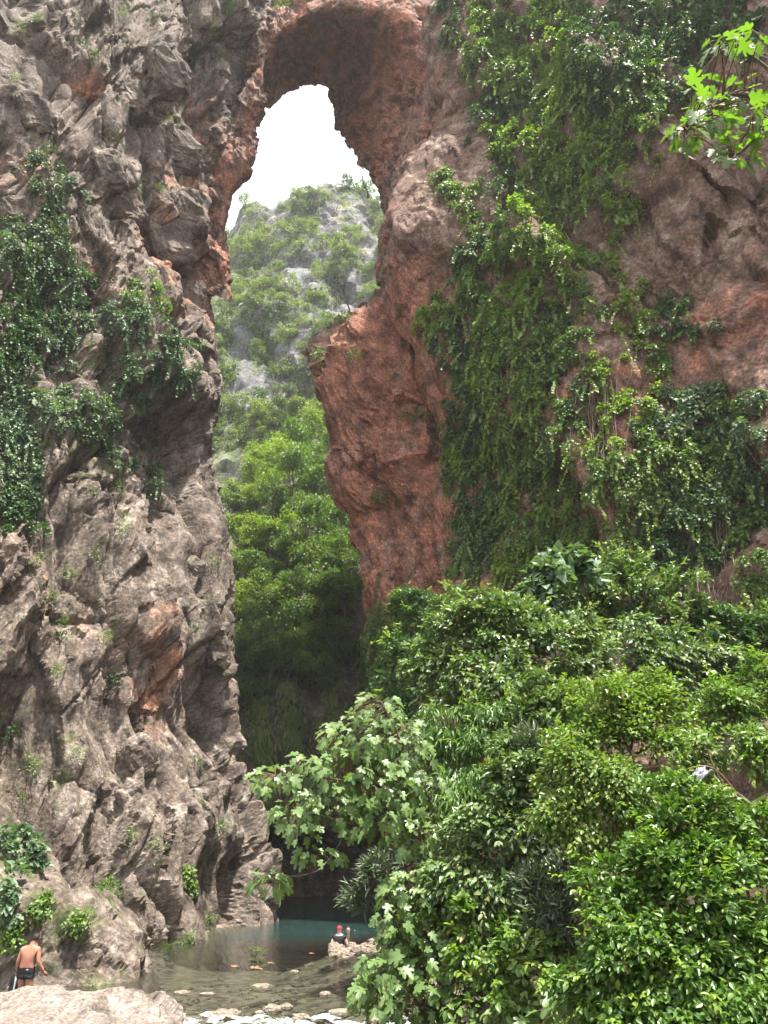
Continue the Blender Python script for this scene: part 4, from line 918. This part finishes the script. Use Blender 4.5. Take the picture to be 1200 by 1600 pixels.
bush('oleander', 'grey-green oleander with long narrow leaves beside the glossy bush', 'oleander', [(860, 1450, 10.2, 40), (845, 1400, 10.4, 35), (890, 1390, 10.3, 32), (820, 1350, 10.6, 30)], M['l_olea'], .17, T_LANCE, .2, 44, (2.4, 11), 1.0, GB, droop=-.1, shoots=0)
bush('oleander', 'small oleander reaching over the dark pool left of the fig leaves', 'oleander', [(592, 1365, 13.2, 24), (562, 1412, 13.3, 14), (640, 1350, 13.2, 22), (690, 1330, 13, 25)], M['l_olea'], .18, T_LANCE, .2, 34, (1.6, 14), 1.0, GB, droop=-.1, shoots=0)
bush('oleander', 'oleander tuft glinting white among the laurel leaves', 'oleander', [(860, 1190, 10.8, 32), (830, 1175, 10.9, 20)], M['l_olea'], .15, T_LANCE, .2, 44, (2.6, 11.6), 1.2, GB, droop=-.1, shoots=0)
bush('shaded_shrub', 'shaded round-leaved shrub at the picture bottom under the laurel', 'shrub', [(760, 1480, 10.6, 60), (830, 1520, 10.3, 65), (880, 1570, 9.8, 45), (780, 1570, 10.2, 60), (700, 1440, 11.2, 45)], M['l_mid'], .10, T_OVAL, .24, 70, (2.2, 11.3), .9, GB)
bush('bank_shrub', 'dark shrub in the shade behind the bushes under the red buttress', 'shrub', [(650, 1060, 22, 50), (700, 1000, 22, 50), (620, 1130, 22, 45), (660, 1180, 21, 50), (640, 960, 24, 30), (700, 1250, 20, 50)], M['l_ivy'], .15, T_OVAL, .4, 90, (3.0, 22), 1.0, GB)
bush('bank_shrub', 'dark shrub in the shade right of the upper bank, below hanging vines', 'shrub', [(1120, 1000, 17, 50), (1170, 1010, 17, 45), (1140, 1080, 16, 50)], M['l_ivy'], .13, T_OVAL, .3, 80, (12, 16), .8, GB)

# ---- fig tree leaning over the river: trunk, branches, large lobed leaves
def fig_leaf_set(places, size, face=(0, -.6, .75), droop=.55):
    """places: (px, py, rx, ry, Y, n) clusters of leaves -> pos, D, N, S"""
    Ps, Ds, Ns, Ss = [], [], [], []
    for px, py, rx, ry, Y, n in places:
        for k in range(n):
            a = RNG.random() * 6.283; r = RNG.random() ** .5
            p = W(px + rx * r * math.cos(a), py + ry * r * math.sin(a), Y + RNG.normal() * .28)
            o = norm(np.array([math.cos(a), -.35, -math.sin(a) * .6]) + RNG.normal(size=3) * .35)
            Ps.append(p); Ds.append(norm(o * .7 - np.array([0, 0, droop]))); Ns.append(norm(np.array(face) + o * .25 + RNG.normal(size=3) * .36)); Ss.append(size * RNG.uniform(.6, 1.2))
    return np.array(Ps), np.array(Ds), np.array(Ns), np.array(Ss)
def fig(name, label, foot, branches, leaves, mat, n_parts, cat='fig tree'):
    o = empty(name, foot, label, cat)
    for k, (pts, r0, r1) in enumerate(branches):
        P = catmull(np.array(pts, float), np.linspace(0, len(pts) - 1, 5 * len(pts)))
        P = P + np.cumsum(RNG.normal(size=P.shape), 0) * .006
        link('trunk' if k == 0 else 'branch', tube_mesh('branch', [(P, taper(len(P), r0, r1))], M['bark'], 7), o)
    pos, D, N, S = leaves
    order = np.argsort(pos[:, 1]); pos, D, N, S = pos[order], D[order], N[order], S[order]
    base = []
    for T in T_FIG:
        me = mesh_np('leaf', T[0], T[1], True); me.materials.append(mat); base.append(me)
    Rm = frames(D, N)
    for i in range(min(n_parts, len(pos))):
        c = bpy.data.objects.new('leaf', base[i % 5]); COL.objects.link(c); c.parent = o
        m4 = Matrix([list(Rm[i, r] * S[i]) + [pos[i, r] - foot[r]] for r in range(3)] + [[0, 0, 0, 1]]); c.matrix_local = m4
    if len(pos) > n_parts:
        k = n_parts; link('foliage', leaf_mesh('foliage', pos[k:], D[k:], N[k:], S[k:], T_FIG[0], mat), o)['kind'] = 'stuff'
    # leaf stalks back to the nearest branch point
    BP = np.concatenate([catmull(np.array(p, float), np.linspace(0, len(p) - 1, 10 * len(p))) for p, a, b in branches])
    st = []
    for i in range(len(pos)):
        j = int(np.argmin(((BP - pos[i]) ** 2).sum(1))); d = BP[j] - pos[i]; L = np.linalg.norm(d)
        e = pos[i] + d * min(1, .45 / (L + 1e-6)); st.append((bend(e, pos[i], 4, .05, .1), taper(4, .006, .003)))
    link('stalks', tube_mesh('stalks', st, M['twig'], 3), o)['kind'] = 'stuff'
    return o
foot = np.array([2.3, 12.6, ground_z(2.3, 12.6) - .1])
w_ = lambda *a: W(*a)
br = [([foot, w_(735, 1470, 12.2), w_(715, 1380, 12), w_(690, 1290, 11.8)], .075, .045), ([w_(690, 1290, 11.8), w_(660, 1220, 11.6), w_(630, 1160, 11.5), w_(595, 1095, 11.4)], .04, .012), ([w_(700, 1330, 11.9), w_(640, 1290, 11.6), w_(545, 1286, 11.4), w_(455, 1262, 11.2)], .035, .008),
      ([w_(685, 1280, 11.8), w_(590, 1225, 11.5), w_(494, 1212, 11.3), w_(430, 1212, 11.2)], .03, .007), ([w_(545, 1286, 11.4), w_(515, 1340, 11.3), w_(480, 1372, 11.2), w_(425, 1380, 11.1)], .016, .006), ([w_(735, 1470, 12.2), w_(660, 1440, 11.4), w_(630, 1440, 11.2), w_(590, 1490, 11.1)], .035, .008),
      ([w_(740, 1490, 12.2), w_(680, 1520, 11.2), w_(620, 1540, 10.9), w_(570, 1545, 10.8)], .03, .008), ([w_(760, 1540, 12), w_(720, 1560, 11), w_(660, 1580, 10.7)], .03, .01)]
lv = [(425, 1215, 30, 16, 11.2, 16), (480, 1190, 30, 12, 11.3, 12), (590, 1105, 36, 24, 11.4, 26), (560, 1150, 50, 32, 11.4, 40), (620, 1160, 45, 40, 11.5, 42), (545, 1200, 55, 26, 11.3, 40), (600, 1225, 60, 30, 11.4, 44), (660, 1230, 45, 40, 11.6, 36), (520, 1260, 60, 28, 11.3, 46), (460, 1272, 30, 20, 11.2, 20),
      (590, 1280, 55, 28, 11.4, 40), (650, 1300, 40, 30, 11.5, 26), (495, 1335, 34, 10, 11.25, 12), (425, 1378, 28, 14, 11.1, 12), (475, 1300, 20, 14, 11.2, 8), (645, 1400, 42, 36, 11.2, 40), (618, 1452, 30, 36, 11.1, 34), (665, 1450, 45, 40, 11.2, 44), (605, 1518, 40, 30, 11, 42), (660, 1510, 50, 36, 11, 44), (580, 1555, 28, 18, 10.8, 20), (640, 1565, 50, 26, 10.8, 36), (720, 1560, 50, 34, 10.9, 36), (720, 1480, 36, 30, 11.2, 24)]
fig('fig_tree', 'broad fig tree with pale lobed leaves leaning over the river in the middle', foot, br, fig_leaf_set([(a, b, c * 1.15, d * 1.15, e, int(f * 2.4)) for a, b, c, d, e, f in lv], .15), M['l_fig'], 300)
ft2 = np.array([2.2, 9.2, ground_z(2.2, 9.2) - .1])
fig('fig_tree', 'low shaded fig sprout with large leaves at the bottom edge left of the glossy bush', ft2, [([ft2, w_(900, 1600, 9.0), w_(890, 1560, 8.8)], .03, .01)], fig_leaf_set([(890, 1565, 34, 30, 8.8, 24), (850, 1590, 30, 16, 8.9, 10)], .2), M['l_fig'], 300)
ft3 = np.array([9.5, 2.0, ground_z(9.5, 2.0) - .1])
br = [([ft3, ft3 + np.array([.2, .6, 3.2]), ft3 + np.array([-.6, 1.4, 6.0]), w_(1330, 140, 5.2)], .16, .05), ([w_(1330, 140, 5.2), w_(1240, 150, 4.6), w_(1160, 140, 4.4), w_(1110, 175, 4.3), w_(1070, 205, 4.3)], .035, .006),
      ([w_(1240, 150, 4.6), w_(1180, 85, 4.5), w_(1130, 70, 4.45)], .02, .006), ([w_(1240, 150, 4.6), w_(1190, 210, 4.4), w_(1145, 245, 4.4)], .02, .006)]
fig('fig_tree', 'sunlit fig branch with big lobed leaves hanging in at the upper right', ft3, br, fig_leaf_set([(1130, 72, 36, 18, 4.45, 20), (1175, 60, 26, 16, 4.5, 12), (1072, 205, 20, 28, 4.3, 20), (1110, 175, 32, 32, 4.35, 34), (1165, 150, 34, 30, 4.4, 26), (1150, 235, 32, 28, 4.4, 28), (1190, 195, 20, 34, 4.45, 12), (1095, 130, 18, 22, 4.35, 8)], .125, (0, -.35, .9), .6), M['l_fig_top'], 300)

# ---- loose blocks standing out of the left cliff face (parts of the cliff)
lcl = bpy.data.objects['left_cliff']
for i, (px, py, rx, ry, ang) in enumerate([(275, 235, 40, 52, -.5), (262, 385, 34, 40, -.35), (300, 330, 26, 38, -.3), (200, 330, 30, 40, -.4), (262, 110, 26, 40, -.6), (102, 575, 24, 18, -.5), (118, 612, 30, 22, -.4), (160, 260, 24, 34, -.4), (205, 150, 22, 30, -.6), (300, 470, 22, 40, -.2), (20, 330, 26, 22, -.3), (60, 180, 24, 34, -.5), (345, 1010, 18, 36, -.1), (300, 905, 18, 34, .3), (205, 1240, 22, 26, -.5), (225, 1180, 24, 30, -.6)]):
    p, n = hit(BV['left_cliff'], px, py); m = mpp(p)
    me, _ = boulder_mesh('rock_block', (rx * m * 1.05, min(rx, ry) * m * .9, ry * m), 120 + i, 64, 44, .5, .8, None, M['cliff'], tuple(p), .12 if i < 5 else -.05)
    o = bpy.data.objects.new('rock_block', me); COL.objects.link(o); o.parent = lcl; o.location = p - n * min(rx, ry) * m * .42; o.rotation_euler = (.15, ang, .5)

# ---- dead wood and a torn plastic bag caught in the bushes at right
o = empty('dead_branch', W(1195, 1290, 9.6), 'thick bare brown branch curving out at the right edge below the plastic bag', 'branch')
for pts, a, b in (([W(1225, 1340, 9.7), W(1190, 1280, 9.5), W(1150, 1240, 9.4), W(1105, 1232, 9.3)], .04, .02), ([W(1150, 1240, 9.4), W(1120, 1205, 9.3), W(1090, 1198, 9.25), W(1040, 1215, 9.2)], .02, .008), ([W(1190, 1280, 9.5), W(1130, 1225, 9.3), W(1105, 1170, 9.3)], .018, .006)):
    link('limb', tube_mesh('limb', [(catmull(np.array(pts), np.linspace(0, len(pts) - 1, 16)), taper(16, a, b))], M['twig'], 7, .05), o)
nu, nv = 40, 24
U, V_ = np.meshgrid(np.linspace(-1, 1, nu), np.linspace(-1, 1, nv), indexing='ij')
ZZ = .10 * np.exp(-((U - .55) / .35) ** 2) * (1.2 - V_ * .4) * 1.1 + .07 * fbm(np.stack([U * 2.2, V_ * 2.2, U * 0], -1), 4, 5, .65)
P = np.stack([U * .23 * (1 - .15 * V_), V_ * .10 * (.7 + .5 * U), ZZ], -1)
P[..., 1] += .04 * fbm(np.stack([U * 3, V_ * 3, U * 0 + 4], -1), 3, 6)
t = NT('grey_plastic'); bagm = t.out(t.pbsdf(Base_Color=t.mix(t.noise(9, 4), (0.15, 0.15, 0.17), (0.40, 0.40, 0.43)), Roughness=0.35, Specular_IOR_Level=0.6))
me = mesh_np('plastic_bag', P, grid_faces(nu, nv), True); me.materials.append(bagm)
bo = put('plastic_bag', me, W(1080, 1220, 8.75), 'torn silvery grey plastic bag caught on a branch above the glossy bush', 'plastic bag', .1, None, (.7, 0))
md = bo.modifiers.new('thickness', 'SOLIDIFY'); md.thickness = .004

# ---- drifting twig and dead leaves on the river
t = NT('dead_leaf'); deadm = t.out(t.pbsdf(Base_Color=t.mix(t.noise(14, 3), (0.12, 0.06, 0.03), (0.30, 0.17, 0.09)), Roughness=.7))
dl = mesh_np('dead_leaf', T_FIG[1][0] * np.array([1, 1, .8]), T_FIG[1][1], True); dl.materials.append(deadm)
for px, py, sz, lb in ((372, 1513, 24, 'brown dead leaf floating left of the drifting twig'), (400, 1515, 30, 'largest brown dead leaf floating under the drifting twig'), (427, 1507, 16, 'small orange-brown leaf floating right of the drifting twig'), (492, 1492, 14, 'single orange leaf floating near the gravel spit')):
    p = on_water(px, py); o = put('dead_leaf', dl, p + np.array([-.15, 0, .035]), lb, 'leaf', -1.4 + RNG.normal() * .3, 'dead leaves on the river', (.12, .1)); o.scale = (sz * .62 * mpp(p),) * 3
p = on_water(395, 1510); o = empty('drifting_twig', p, 'leafy green twig standing out of the shallow river', 'twig'); m = mpp(p)
for dx, h in ((-6, 34), (4, 26), (16, 22), (-1, 16)):
    b = p + np.array([dx * m * .4, 0, -.1]); e = p + np.array([dx * m, .05, h * m]); link('stem', tube_mesh('stem', [(bend(b, e, 5, 0, .1), taper(5, .012, .005))], M['twig'], 5), o)
    for k in range(4):
        c = bpy.data.objects.new('leaf', bpy.data.meshes['leaf']); COL.objects.link(c); c.parent = o; q = b + (e - b) * RNG.uniform(.35, 1) - p
        c.location = q; c.rotation_euler = (RNG.uniform(-.6, .9), RNG.normal() * .5, RNG.uniform(0, 6.3)); c.scale = (RNG.uniform(.1, .2),) * 3

# ---- people
def skin_body(name, verts, edges, root=0, sub=2, squash=None):
    me = bpy.data.meshes.new(name); me.from_pydata([v[:3] for v in verts], edges, []); me.update()
    o = bpy.data.objects.new(name, me); COL.objects.link(o)
    o.modifiers.new('skin', 'SKIN'); sm = o.modifiers.new('sub', 'SUBSURF'); sm.levels = sub; sm.render_levels = sub
    for i, v in enumerate(verts):
        sv = me.skin_vertices[0].data[i]; sv.radius = (v[3], v[4] if len(v) > 4 else v[3]); sv.use_root = i == root
    dg = bpy.context.evaluated_depsgraph_get(); m2 = bpy.data.meshes.new_from_object(o.evaluated_get(dg))
    bpy.data.objects.remove(o); m2.name = name
    n = len(m2.vertices); co = np.empty(n * 3, F4); m2.vertices.foreach_get('co', co); co = co.reshape(-1, 3)
    if squash is not None: co = squash(co)
    m2.vertices.foreach_set('co', co.ravel()); m2.polygons.foreach_set('use_smooth', np.ones(len(m2.polygons), bool)); m2.update()
    return m2
def fingers(wrist, palm, spread, curl):
    """palm and five separate fingers as small tapered tubes rooted in the palm"""
    w, p = np.array(wrist, float), np.array(palm, float); d = norm(p - w); sd_ = norm(np.array(spread, float)); cu = np.array(curl, float)
    out = [(np.array([w, .5 * (w + p), p]), np.array([.026, .034, .030]))]
    for k, L in zip((-1.5, -.5, .5, 1.5), (.062, .074, .078, .066)):
        a = p + sd_ * k * .016 - d * .01; b = a + d * L * .55 + sd_ * k * .004; c = b + norm(d + cu) * L * .5
        out.append((np.array([a, b, c]), np.array([.0095, .009, .007])))
    a = w + (p - w) * .4 - sd_ * .028; b = a + d * .03 - sd_ * .025; c = b + d * .03
    out.append((np.array([a, b, c]), np.array([.012, .0105, .008])))
    return out
def join_meshes(name, mats, *ms):
    obs = [bpy.data.objects.new('x', m) for m in ms]
    Vs, Fs, off = [], [], 0
    for m in ms:
        n = len(m.vertices); co = np.empty(n * 3, F4); m.vertices.foreach_get('co', co); Vs.append(co.reshape(-1, 3))
        Fs += [[v + off for v in p.vertices] for p in m.polygons]; off += n
    for o in obs: bpy.data.objects.remove(o)
    me = bpy.data.meshes.new(name); me.from_pydata(np.concatenate(Vs).tolist(), [], Fs); me.polygons.foreach_set('use_smooth', np.ones(len(me.polygons), bool)); me.materials.append(mats)
    return me
M['skin'] = plain_mat('tanned_skin', (0.30, 0.135, 0.085), (0.38, 0.18, 0.115), 5, .5, .05, .4)
M['fair'] = plain_mat('fair_skin', (0.52, 0.34, 0.26), (0.6, 0.4, 0.31), 5, .5, .05, .4)
M['black'] = plain_mat('black_cloth', (0.008, 0.008, 0.012), (0.02, 0.02, 0.027), 20, .7, .2, .3)
M['hair'] = plain_mat('dark_hair', (0.012, 0.010, 0.009), (0.035, 0.028, 0.024), 60, .6, .4, .3)
M['red'] = plain_mat('red_cap', (0.30, 0.016, 0.035), (0.42, 0.03, 0.055), 8, .7, .2, .3)
M['white'] = plain_mat('white_band', (0.7, 0.7, 0.68), (0.8, 0.8, 0.78), 8, .7, .2, .3)
M['greycloth'] = plain_mat('grey_cloth', (0.2, 0.2, 0.21), (0.3, 0.3, 0.31), 8, .8, .2, .3)
mp = W(50, 1460, 19.0); MX, MY, MZ = mp[0], 19.0, mp[2] - 1.74 * .87
man = empty('person', (MX, MY, MZ), 'bare-backed person in black swim trunks walking away behind the pale boulder', 'person'); man.scale = (.87, .87, .87)
vs = [(0, 0, .96, .175, .13), (0, -.01, 1.10, .18, .135), (.01, -.02, 1.25, .20, .14), (.03, -.01, 1.39, .19, .125), (.06, .02, 1.50, .065), (.085, .05, 1.58, .07), (.10, .08, 1.645, .088), (.10, .085, 1.715, .07),
      (-.16, 0, 1.41, .075), (-.235, -.02, 1.15, .050), (-.245, .05, .91, .034), (.22, 0, 1.40, .078), (.285, -.05, 1.14, .053), (.405, .06, .93, .036),
      (-.09, .0, .86, .105), (-.075, .07, .50, .066), (-.10, -.02, .10, .046), (-.10, .14, .045, .042), (.105, .0, .86, .11), (.14, .02, .50, .068), (.16, -.06, .10, .046), (.17, .10, .045, .042)]
ed = [(0, 1), (1, 2), (2, 3), (3, 4), (4, 5), (5, 6), (6, 7), (3, 8), (8, 9), (9, 10), (3, 11), (11, 12), (12, 13), (0, 14), (14, 15), (15, 16), (16, 17), (0, 18), (18, 19), (19, 20), (20, 21)]
def flat_torso(co):
    k = np.clip(1 - np.abs(co[:, 0] - .01) / .24, 0, 1) * ((co[:, 2] > .85) & (co[:, 2] < 1.5)); co[:, 1] *= 1 - .22 * np.minimum(k * 3, 1); return co
bm_ = skin_body('body', vs, ed, 0, 3, flat_torso); bm3 = bm_.copy()
hl = tube_mesh('h', fingers((-.245, .05, .91), (-.24, .075, .83), (0, 1, 0), (.25, .2, 0)), M['skin'], 6); hr = tube_mesh('h', fingers((.405, .06, .93), (.455, .10, .875), (.3, -.3, .9), (.1, .3, -.2)), M['skin'], 6)
nose = tube_mesh('n', [(np.array([(.155, .15, 1.68), (.165, .165, 1.655), (.155, .155, 1.64)]), np.array([.008, .015, .01])), (np.array([(.065, .14, 1.67), (.045, .12, 1.66), (.05, .12, 1.62)]), np.array([.008, .012, .008])), (np.array([(.185, .06, 1.68), (.192, .05, 1.655), (.185, .06, 1.625)]), np.array([.010, .014, .009])), (np.array([(.015, .07, 1.68), (.006, .06, 1.655), (.015, .07, 1.625)]), np.array([.010, .014, .009]))], M['skin'], 6)
body = link('body', join_meshes('body', M['skin'], bm_, hl, hr, nose), man, None, False)
def garment(name, src, keep, off):
    """cloth lying on the body: the body's own surface where keep(x,y,z), lifted off by off metres"""
    src.update(); n = len(src.vertices); co = np.empty(n * 3, F4); src.vertices.foreach_get('co', co); co = co.reshape(-1, 3)
    no = np.empty(n * 3, F4); src.vertices.foreach_get('normal', no); no = no.reshape(-1, 3); ok = keep(co[:, 0], co[:, 1], co[:, 2])
    fs = [list(p.vertices) for p in src.polygons if all(ok[v] for v in p.vertices)]; used = sorted({v for f in fs for v in f}); ix = {v: k for k, v in enumerate(used)}
    me = bpy.data.meshes.new(name); me.from_pydata((co[used] + no[used] * off).tolist(), [], [[ix[v] for v in f] for f in fs])
    me.polygons.foreach_set('use_smooth', np.ones(len(me.polygons), bool)); return me
tr = garment('swim_trunks', bm3, lambda x, y, z: (z > .775) & (z < 1.045) & (np.abs(x) < .225), .014)
tr.materials.append(M['black']); tk = link('swim_trunks', tr, man, None, False)
lg = mesh_np('logo', np.array([(.06, -.165, .985), (.11, -.155, .990), (.11, -.155, 1.005), (.06, -.165, 1.0)]), np.array([[0, 1, 2, 3]])); lg.materials.append(M['white']); link('logo', lg, tk, None, False)
def cap_mesh(name, c, r, mat, lo=-.35, tilt=0.0, brow=None):
    th = np.linspace(0, 2 * np.pi, 24, endpoint=False)[:, None]; ph = np.linspace(0.05, 1.0, 10)[None, :] * (math.pi * .5 - lo)
    P = np.stack([np.sin(ph) * np.cos(th), np.sin(ph) * np.sin(th), np.cos(ph) + 0 * th], -1) * np.array(r)
    rx = np.array(Matrix.Rotation(tilt, 3, 'X')); P = P @ rx.T + np.array(c)
    me = mesh_np(name, P, [grid_faces(24, 10, wrapu=True), np.array([[i * 10 for i in range(24)][::-1]])], True); me.materials.append(mat); return me
link('hair', cap_mesh('hair', (.10, .065, 1.665), (.094, .098, .10), M['hair'], .12, .95), man, None, False)
# the bag on the ground beside him
bgo = empty('beach_bag', W(33, 1519, 19.3) - np.array([0, 0, .38]), 'small dark striped bag standing beside the bare-backed person', 'bag'); bp_ = np.array(bgo.location)
me, _ = boulder_mesh('bag_body', (.20, .10, .22), 77, 28, 20, .5, .25, None, M['stone']); me.materials.clear(); me.materials.append(M['black']); c = link('bag_body', me, bgo, None, False); c.location = (0, 0, .16)
for dx in (-.05, .06):
    b = mesh_np('strap', np.array([(dx - .018, -.135, -.02), (dx + .018, -.135, -.02), (dx + .03, -.125, .36), (dx - .006, -.125, .36), (dx - .018, .0, .40), (dx + .03, .0, .40)]), [np.array([[0, 1, 2, 3], [3, 2, 5, 4]])]); b.materials.append(M['white']); link('strap', b, bgo, None, False)
b = boulder_mesh('side_pocket', (.05, .08, .17), 79, 20, 14, .5, .2, None, M['stone'])[0]; b.materials.clear(); b.materials.append(M['greycloth']); c = link('side_pocket', b, bgo, None, False); c.location = (.2, -.02, .12)
# bather with a red cap, and a swimmer further out
q = on_water(530, 1478); per = empty('person', q, 'person in a red cap and black shirt sitting chest-deep in the river', 'person')
vs = [(0, 0, -.35, .16, .12), (0, 0, -.1, .16, .12), (0, 0, .14, .17, .12), (0, 0, .27, .15, .11), (0, .0, .36, .06), (0, .01, .43, .075), (0, .01, .50, .085), (0, .01, .56, .065), (-.17, 0, .26, .07), (-.27, -.03, .02, .048), (-.22, .10, -.15, .036), (.17, 0, .26, .07), (.27, .0, .03, .048), (.22, .15, -.12, .036)]
ed = [(0, 1), (1, 2), (2, 3), (3, 4), (4, 5), (5, 6), (6, 7), (3, 8), (8, 9), (9, 10), (3, 11), (11, 12), (12, 13)]
me = skin_body('body', vs, ed, 0); h1 = tube_mesh('h', fingers((-.22, .10, -.15), (-.2, .17, -.2), (1, 0, 0), (0, 0, -.3)), M['fair'], 6); h2 = tube_mesh('h', fingers((.22, .15, -.12), (.2, .22, -.17), (-1, 0, 0), (0, 0, -.3)), M['fair'], 6)
link('body', join_meshes('body', M['fair'], me, h1, h2), per, None, False)
me = skin_body('shirt', [(0, 0, -.3, .172, .132), (0, 0, .0, .175, .135), (0, 0, .16, .185, .135), (0, 0, .28, .155, .12), (0, 0, .345, .085), (-.17, 0, .265, .085), (-.215, -.015, .16, .07), (.17, 0, .265, .085), (.215, 0, .16, .07)], [(0, 1), (1, 2), (2, 3), (3, 4), (3, 5), (5, 6), (3, 7), (7, 8)], 0)
me.materials.append(M['black']); link('shirt', me, per, None, False)
cp = link('cap', cap_mesh('cap', (0, .005, .505), (.098, .108, .095), M['red'], -.1), per, None, False)
vz = mesh_np('visor', np.array([(-.075, .08, .50), (-.05, .17, .485), (0, .195, .482), (.05, .17, .485), (.075, .08, .50), (0, .09, .515)]), np.array([[5, 4, 3], [5, 3, 2], [5, 2, 1], [5, 1, 0]])); vz.materials.append(M['red']); link('visor', vz, cp, None, False)
q = on_water(544, 1458); sw = empty('person', q, 'swimmer with only the dark-haired head above the teal water', 'person')
me = skin_body('body', [(0, .15, -.40, .15, .11), (0, .06, -.14, .15, .10), (0, .0, -.03, .055), (0, -.01, .06, .068), (0, -.01, .13, .080), (0, -.005, .20, .066), (-.18, .05, -.12, .06), (-.34, -.08, -.10, .042), (-.36, -.28, -.07, .033), (.18, .05, -.12, .06), (.34, -.08, -.10, .042), (.36, -.28, -.07, .033)], [(0, 1), (1, 2), (2, 3), (3, 4), (4, 5), (1, 6), (6, 7), (7, 8), (1, 9), (9, 10), (10, 11)], 0)
face = tube_mesh('n', [(np.array([(0, -.085, .135), (0, -.112, .10), (0, -.09, .09)]), np.array([.008, .015, .008])), (np.array([(-.07, .0, .14), (-.085, .0, .12), (-.07, 0, .09)]), np.array([.01, .014, .008])), (np.array([(.07, .0, .14), (.085, .0, .12), (.07, 0, .09)]), np.array([.01, .014, .008])),
     *fingers((-.36, -.28, -.07), (-.36, -.36, -.05), (1, 0, 0), (0, 0, -.3)), *fingers((.36, -.28, -.07), (.36, -.36, -.05), (-1, 0, 0), (0, 0, -.3))], M['fair'], 6)
link('body', join_meshes('body', M['fair'], me, face), sw, None, False)
for nm, pts, r_ in (('eye', [(-.045, -.080, .135), (-.022, -.086, .136)], .007), ('eye', [(.022, -.086, .136), (.045, -.080, .135)], .007), ('mouth', [(-.025, -.085, .065), (0, -.092, .063), (.025, -.085, .065)], .006)):
    link(nm, tube_mesh(nm, [(np.array(pts), np.full(len(pts), r_))], M['hair'], 6), sw, None, False)
link('hair', cap_mesh('hair', (0, .012, .14), (.092, .096, .105), M['hair'], .05, -.55), sw, None, False)

# ---- air: a thin even haze through the gorge and out to the mountainside
hv = np.array([(x, y, z) for x in (-1000, 1000) for y in (-1000, 1600) for z in (-6, 175)], float)
hf = np.array([[0, 1, 3, 2], [4, 6, 7, 5], [0, 4, 5, 1], [2, 3, 7, 6], [0, 2, 6, 4], [1, 5, 7, 3]])
t = NT('haze_air'); t.n('OutputMaterial'); ov = [n for n in t.t.nodes if n.type == 'OUTPUT_MATERIAL'][0]
pv = t.n('VolumePrincipled', {'Color': (0.93, 0.95, 1.0, 1), 'Density': 0.00035, 'Anisotropy': 0.2}); t.t.links.new(pv.outputs[0], ov.inputs['Volume'])
tag(link('haze', mesh_np('haze', hv, hf), None, t.m), kind='stuff')
